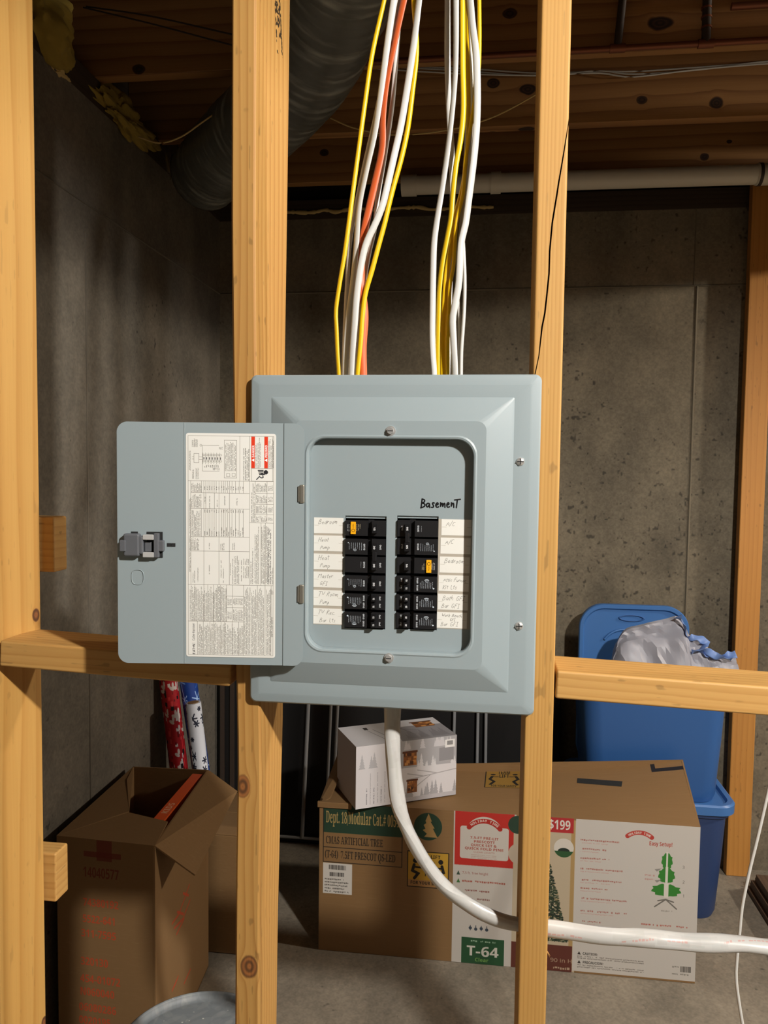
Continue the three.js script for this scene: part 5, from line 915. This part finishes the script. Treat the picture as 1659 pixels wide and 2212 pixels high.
  part(g, 'front_side', poly([F0, F1, F2, F3], T, fm), fm, 'printed front of the tree carton');
  const topT = canvasTex(2048, 760, (c, w, h) => {
    cardBase(c, w, h, 61);
    const P = (a, b) => { const [s, t] = hitST(a, b); return [s * w, (1 - t) * h]; };
    const sq = (a, b, a2, b2) => { const p = P(a, b), q = P(a2, b2); return [p[0], p[1], q[0] - p[0], q[1] - p[1]]; };
    { const [x, y, ww, hh] = sq(1042, 1662, 1123, 1702); c.fillStyle = '#8f6c2a'; c.fillRect(x, y, ww, hh); c.strokeStyle = '#18120a'; c.lineWidth = 6; c.strokeRect(x, y, ww, hh); c.fillStyle = '#14100a'; for (const m of [1, -1]) { const X = x + ww / 2 + m * ww * 0.32; c.beginPath(); c.arc(X - m * ww * 0.02, y + hh * 0.3, ww * 0.07, 0, 7); c.fill(); c.lineWidth = ww * 0.08; c.lineCap = 'round'; c.strokeStyle = '#14100a'; c.beginPath(); c.moveTo(X, y + hh * 0.4); c.lineTo(X + m * ww * 0.06, y + hh * 0.55); c.lineTo(X - m * ww * 0.06, y + hh * 0.68); c.lineTo(X + m * ww * 0.04, y + hh * 0.84); c.stroke(); c.lineWidth = ww * 0.05; c.beginPath(); c.moveTo(X, y + hh * 0.42); c.lineTo(X - m * ww * 0.16, y + hh * 0.42); c.stroke(); } wrapText(c, 'TEAM', x + ww * 0.33, y + hh * 0.26, ww * 0.34, hh * 0.18, 'bold #px sans-serif', '#14100a'); wrapText(c, 'LIFT', x + ww * 0.36, y + hh * 0.46, ww * 0.28, hh * 0.18, 'bold #px sans-serif', '#14100a'); wrapText(c, 'FOR YOUR SAFETY', x + ww * 0.16, y + hh * 0.96, ww * 0.68, hh * 0.1, 'bold #px sans-serif', '#14100a'); }
    { const p = P(1043, 1651), q = P(1135, 1651); wrapText(c, 'OPEN THIS END', p[0], p[1], (q[0] - p[0]) * 0.98, 34, 'bold #px sans-serif', '#2a1d10'); }
    c.strokeStyle = '#15131a'; c.lineCap = 'butt'; c.lineJoin = 'miter';
    { const a = P(1388, 1640), b = P(1392, 1662), d = P(1474, 1667); c.fillStyle = '#15131a'; c.fillRect(a[0] - 4, a[1], 24, b[1] - a[1] + 24); c.fillRect(a[0] - 4, b[1] - 10, d[0] - a[0] + 4, 44); }
  });
  const tm = std({ map: topT, roughness: 0.8 });
  {
    const nx = 24, ny = 8, pos = [], uv = [], idx = [];
    for (let j = 0; j <= ny; j++) for (let i = 0; i <= nx; i++) { const q = topAt(i / nx, j / ny); pos.push(q.x, q.y, q.z); uv.push(i / nx, j / ny); }
    for (let j = 0; j < ny; j++) for (let i = 0; i < nx; i++) { const a = j * (nx + 1) + i, b = a + 1, c = a + nx + 1, d = c + 1; idx.push(a, b, c, b, d, c); }
    const tg = new THREE.BufferGeometry(); tg.setAttribute('position', new THREE.Float32BufferAttribute(pos, 3)); tg.setAttribute('uv', new THREE.Float32BufferAttribute(uv, 2)); tg.setIndex(idx); tg.computeVertexNormals();
    part(g, 'top_side', tg, tm);
  }
  part(g, 'end_side', poly([F1, B1, B2, F2], T, M.card), M.card); part(g, 'end_side', poly([B0, F0, F3, B3], T, M.card), M.card); part(g, 'back_side', poly([B1, B0, B3, B2], T, M.card), M.card);
  // slit handle in the top, and the lifted flap at the end under the white gift box
  const hit = (a, b) => topAt(...hitST(a, b)).add(V(0, 0.0012, 0));
  part(g, 'hand_slot', poly([hit(1239, 1691), hit(1335, 1699), hit(1336, 1688), hit(1239, 1681)], 0.0012, M.darkHole), M.darkHole, 'dark hand slot in the carton top');
  part(g, 'flap', poly([V(TB.x0 - 0.004, TB.h - 0.01, TB.z), V(TB.x0 + 0.03, TB.h + 0.008, TB.z - 0.02), V(TB.x0 + 0.055, 0.555, -1.50), V(TB.x0 + 0.005, 0.52, -1.53)], 0.004, M.card), M.card);
  part(g, 'rim', board(TB.x0 - 0.006, TB.x0 + 0.1, TB.h - 0.016, TB.h + 0.002, TB.z - 0.004, TB.z + 0.006, 0.002), M.card);
  close(g);
}
// white gift box with the snowy cabin print, set askew on the carton
{
  const N = V(0, 1, 0), FL = at('y', 0.475, 768, 1750), FR = at('y', 0.475, 984.5, 1717), u = FR.clone().sub(FL), wdt = u.length(), dep = 0.182, h = 0.19; u.normalize(); const back = N.clone().cross(u);
  FL.y = 0.4765;
  const treesRow = (c, w, y, hh, n, col, seed) => { const r = mulberry(seed); for (let i = 0; i < n; i++) { const x = r() * w, s = hh * (0.5 + r() * 0.6); c.fillStyle = col; for (let k = 0; k < 5; k++) { const f = k / 5; c.beginPath(); c.moveTo(x, y - s + s * f * 0.8); c.lineTo(x + s * 0.22 * (f + 0.25), y - s + s * (f + 0.25)); c.lineTo(x - s * 0.22 * (f + 0.25), y - s + s * (f + 0.25)); c.fill(); } } };
  const cabin = (c, x, y, w, h) => { c.fillStyle = '#7a4a26'; c.fillRect(x, y, w, h); const r = mulberry(x | 0); for (let i = 0; i < 16; i++) { c.fillStyle = ['#a86a34', '#4a2a16', '#c98a4a', '#8c5428'][i % 4]; c.fillRect(x + r() * w * 0.8, y + r() * h * 0.8, w * 0.25, h * 0.2); } c.fillStyle = '#5a3018'; c.fillRect(x - w * 0.08, y, w * 1.16, h * 0.14); };
  const front = canvasTex(1024, 640, (c, w, h) => {
    c.fillStyle = '#d6d2d4'; c.fillRect(0, 0, w, h); c.fillStyle = '#a9a7aa'; c.beginPath(); c.moveTo(w * 0.36, 0); c.lineTo(w, 0); c.lineTo(w, h * 0.46); c.lineTo(w * 0.42, h * 0.44); c.fill();
    treesRow(c, w * 0.2, h * 0.36, h * 0.28, 3, '#b4b2b5', 2); c.save(); c.translate(w * 0.34, 0); treesRow(c, w * 0.66, h * 0.14, h * 0.2, 16, '#c9c6c9', 5); treesRow(c, w * 0.66, h * 0.52, h * 0.3, 10, '#d6d3d5', 6); treesRow(c, w * 0.66, h * 0.95, h * 0.24, 18, '#a5a3a6', 7); c.restore();
    c.fillStyle = '#b7b4b7'; c.fillRect(w * 0.45, h * 0.93, w * 0.55, h * 0.07); c.fillStyle = '#8f8d90'; c.fillRect(w * 0.82, h * 0.18, w * 0.15, h * 0.22);
    c.strokeStyle = '#a8a4a6'; c.lineWidth = 9; for (const [a, b, d, e] of [[1, 0.56, 0.5, 0.64], [0.8, 0.59, 0.6, 0.5], [0.74, 0.6, 0.56, 0.8], [0.66, 0.61, 0.5, 0.54]]) { c.beginPath(); c.moveTo(a * w, b * h); c.lineTo(d * w, e * h); c.stroke(); }
    cabin(c, w * 0.46, h * 0.17, w * 0.13, h * 0.24); cabin(c, w * 0.5, h * 0.64, w * 0.1, h * 0.22); c.fillStyle = '#e6e4e2'; c.fillRect(w * 0.88, h * 0.06, w * 0.1, h * 0.13); c.fillStyle = '#8a8888'; c.fillRect(w * 0.90, h * 0.08, w * 0.06, h * 0.07);
    for (let i = 0; i < 6; i++) { c.save(); c.translate(w * (0.10 + 0.035 * i), h * 0.95); c.rotate(-Math.PI / 2); greek(c, 0, h * (i % 2 ? 0.5 : 0.26), 0, 9, 9 + i, i % 2 ? '#a09ca0' : '#55525a'); c.restore(); }
  });
  const top = canvasTex(1024, 512, (c, w, h) => { c.fillStyle = '#cfcdd0'; c.fillRect(0, 0, w, h); c.fillStyle = '#8f8d92'; c.beginPath(); c.moveTo(w * 0.45, h); c.lineTo(w * 0.5, h * 0.3); c.lineTo(w, h * 0.35); c.lineTo(w, h); c.fill(); c.save(); c.translate(w * 0.45, 0); treesRow(c, w * 0.5, h * 0.9, h * 0.4, 14, '#7f7d82', 3); c.restore(); c.strokeStyle = '#4a484e'; c.lineWidth = 5; for (const [a, b, d, e] of [[0.24, 0.3, 0.34, 0.9], [0.3, 0.28, 0.4, 0.86], [0.55, 0.3, 0.64, 0.75], [0.5, 0.35, 0.7, 0.55]]) { c.beginPath(); c.moveTo(a * w, b * h); c.lineTo(d * w, e * h); c.stroke(); } cabin(c, w * 0.72, h * 0.14, w * 0.2, h * 0.28); c.fillStyle = '#3a383c'; c.fillRect(w * 0.22, h * 0.16, w * 0.04, h * 0.12); });
  const m0 = std({ color: lin(190, 180, 172), roughness: 0.55 }), fm = std({ map: front, roughness: 0.4 }), tm = std({ map: top, roughness: 0.4 });
  const g = new THREE.BoxGeometry(wdt, h, dep); g.translate(wdt / 2, h / 2, -dep / 2);
  g.applyMatrix4(new THREE.Matrix4().makeBasis(u, N, back.clone().negate())).translate(FL.x, FL.y, FL.z);
  thing('gift_box', g, [m0, m0, tm, m0, fm, m0], 'white gift box with grey winter trees and brown cabins on the tree carton', 'box');
}

// ---------------------------------------------------------------- blue totes
{
  const tote = (cx, cz, y0, h, w, d, m, name, label, lidM) => {
    const g = group(name, label, 'storage tote'), ring = (y, k, r, dw = 0) => rrect(w * k + dw, d * k + dw, r, (a, b) => V(cx + a, y, cz - b), 8);
    const inner = 0.004;
    const body = loft([ring(y0 + 0.012, 0.80, 0.05), ring(y0 + 0.001, 0.835, 0.055), ring(y0 + 0.001, 0.86, 0.06), ring(y0 + 0.02, 0.885, 0.06), ring(y0 + h * 0.55, 0.935, 0.06), ring(y0 + h - 0.03, 0.965, 0.06), ring(y0 + h - 0.03, 1.0, 0.06), ring(y0 + h, 1.005, 0.06), ring(y0 + h, 0.985, 0.058), ring(y0 + h - 0.04, 0.95, 0.056), ring(y0 + 0.02, 0.86, 0.056), ring(y0 + 0.014, 0.8, 0.05)], true, true, 0.55);
    part(g, 'body', body, m);
    if (lidM) part(g, 'lid', loft([ring(y0 + h - 0.018, 1.02, 0.06), ring(y0 + h - 0.016, 1.05, 0.062), ring(y0 + h + 0.012, 1.055, 0.064), ring(y0 + h + 0.018, 1.03, 0.06), ring(y0 + h + 0.018, 0.97, 0.055), ring(y0 + h + 0.008, 0.95, 0.05)], false, true, 0.5), lidM, 'brighter blue tote lid');
    return g;
  };
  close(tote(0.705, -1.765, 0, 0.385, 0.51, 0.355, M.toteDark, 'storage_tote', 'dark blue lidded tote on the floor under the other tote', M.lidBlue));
  close(tote(0.705, -1.768, 0.3945, 0.385, 0.485, 0.345, M.toteBlue, 'storage_tote', 'bright blue open tote stacked on the lidded tote'));
  // its lid stood upright inside
  const g = group('tote_lid', 'loose blue tote lid standing upright in the open tote', 'lid'), c = V(0.672, 0.71, -1.86), ring = (k, r, z, w = 0.385, h = 0.60) => rrect(w * k, h - (1 - k) * w, r, (a, b) => V(c.x + a, c.y + b + 0.0, z), 10);
  const L = loft([ring(1.0, 0.085, c.z - 0.012), ring(1.0, 0.085, c.z + 0.010), ring(0.985, 0.082, c.z + 0.014), ring(0.93, 0.075, c.z + 0.014), ring(0.90, 0.07, c.z + 0.004), ring(0.2, 0.02, c.z + 0.004)], true, true, 0.5);
  part(g, 'lid_shell', L, M.lidBlue);
  part(g, 'handle_emboss', new THREE.TorusGeometry(0.035, 0.004, 8, 32).scale(1.2, 0.3, 1).translate(c.x - 0.008, 0.962, c.z + 0.006), M.toteBlue);
  part(g, 'rib', new THREE.TorusGeometry(0.085, 0.005, 8, 30, 2.0).rotateZ(0.57).translate(c.x - 0.03, 0.835, c.z + 0.006), M.lidBlue);
  g.rotation.x = 0; close(g);
  // crumpled bag in the open tote
  const b = group('plastic_bag', 'crumpled grey plastic bag stuffed in the open blue tote', 'bag');
  const crest = [[1322, 1432], [1328, 1400], [1338, 1374], [1352, 1358], [1378, 1351], [1405, 1344], [1435, 1337], [1466, 1331], [1476, 1344], [1484, 1370], [1498, 1378], [1514, 1376], [1524, 1386], [1530, 1400], [1548, 1410], [1566, 1416], [1586, 1414], [1589, 1432]];
  {
    const top = new THREE.CatmullRomCurve3(px(-1.71, crest), false, 'centripetal'), n = 44, m = 22, pos = [], idx = [], rnd = mulberry(41);
    for (let i = 0; i <= n; i++) {
      const s = i / n, c = top.getPointAt(s), half = 0.085 * Math.pow(Math.sin(Math.PI * clamp(s, 0.02, 0.98)), 0.5);
      for (let j = 0; j <= m; j++) { // over the crest from the front to the back of the tote
        const a = (j / m - 0.5) * 2, drop = (c.y - 0.74) * (0.35 * Math.abs(a) + 0.65 * a * a * a * a), k = Math.abs(a) > 0.02 ? 1 : 0.25;
        const f = noise3(s * 9, a * 3, 1.5, 61) * 0.022 + (0.5 - Math.abs(noise3(s * 15 + a * 3, a * 5, 2.5, 71))) * 0.02 + (rnd() - 0.5) * 0.004;
        pos.push(c.x - 0.03 * a * noise3(s * 6, a * 2, 0.5, 81), c.y - drop + f * k * 0.5, c.z - a * half + f * k);
      }
    }
    for (let i = 0; i < n; i++) for (let j = 0; j < m; j++) { const q = i * (m + 1) + j, r = q + m + 1; idx.push(q, r, q + 1, r, r + 1, q + 1); }
    const g0 = new THREE.BufferGeometry(); g0.setAttribute('position', new THREE.Float32BufferAttribute(pos, 3)); g0.setIndex(idx); g0.computeVertexNormals();
    const g1 = toCreasedNormals(g0, 0.45); g1.setAttribute('uv', new THREE.BufferAttribute(new Float32Array(g1.attributes.position.count * 2), 2));
    part(b, 'sheet', g1, M.bag);
    part(b, 'rim_fold', sweep(px(-1.665, [[1464, 1332], [1478, 1350], [1485, 1376], [1506, 1378], [1524, 1390], [1512, 1406], [1540, 1416], [1566, 1416], [1590, 1414]]), 0.03, 0.005, 60, V(0.3, 1, 0.5).normalize(), (t) => 1.2 * Math.sin(t * 11) + 0.5 * Math.sin(t * 31), 8, (t) => 0.7 + 0.5 * Math.abs(noise(t * 14, 3, 8))), M.bagBlue, 'bluish folded edge of the bag');
    part(b, 'rim_fold', sweep(px(-1.65, [[1494, 1408], [1520, 1404], [1548, 1418], [1580, 1424]]), 0.026, 0.005, 40, V(0.1, 1, 0.6).normalize(), (t) => 0.9 * Math.sin(t * 9), 8), M.bagBlue);
  }
  close(b);
}
// stack of dark planks at the post
{
  const m = wood(91, { w: 128, h: 512, tl: 1.2, light: [96, 74, 58], dark: [62, 46, 36], freq: 60 });
  for (let k = 0; k < 5; k++) thing('floor_plank', wg(board(1.085 + 0.006 * (k % 2) + 0.004 * k, 1.27, 0.001 + k * 0.0165, 0.0165 + k * 0.0165, -1.83 + 0.012 * k, -1.2, 0.002), 'z', m, 0.1 * k, 0.2 * k), m, 'dark brown floor plank lying in a stack in front of the post', 'plank', 'planks stacked by the post');
}
// ---------------------------------------------------------------- lamps
for (const { at: p, cd, color, label, soft = 1.5 } of BULBS) {
  const g = group('ceiling_lamp', label, 'lamp');
  const holder = new THREE.LatheGeometry([[0, 0.10], [0.06, 0.10], [0.06, 0.085], [0.045, 0.07], [0.03, 0.045], [0.024, 0.03], [0.0, 0.03]].map(([r, y]) => new THREE.Vector2(r, y)), 24).translate(p.x, p.y, p.z);
  part(g, 'lamp_holder', holder, M.porcelain);
  const bm = new THREE.MeshStandardMaterial({ color: 0xffffff, emissive: new THREE.Color().setRGB(...color), emissiveIntensity: 6 });
  part(g, 'bulb', new THREE.SphereGeometry(0.03, 20, 14).translate(p.x, p.y, p.z), bm);
  if (p.y + 0.1 < JT - 0.01) part(g, 'mounting_box', box(p.x - 0.05, p.x + 0.05, p.y + 0.1, Math.min(JT, p.y + 0.33), p.z - 0.05, p.z + 0.05), M.zinc);
  close(g);
  const l = new THREE.PointLight(new THREE.Color().setRGB(...color), cd, 0, 2);
  l.position.copy(p).sub(g.position); l.castShadow = true; l.shadow.radius = soft; l.name = 'bulb_light'; g.add(l);
}
renderer.render(scene, camera);
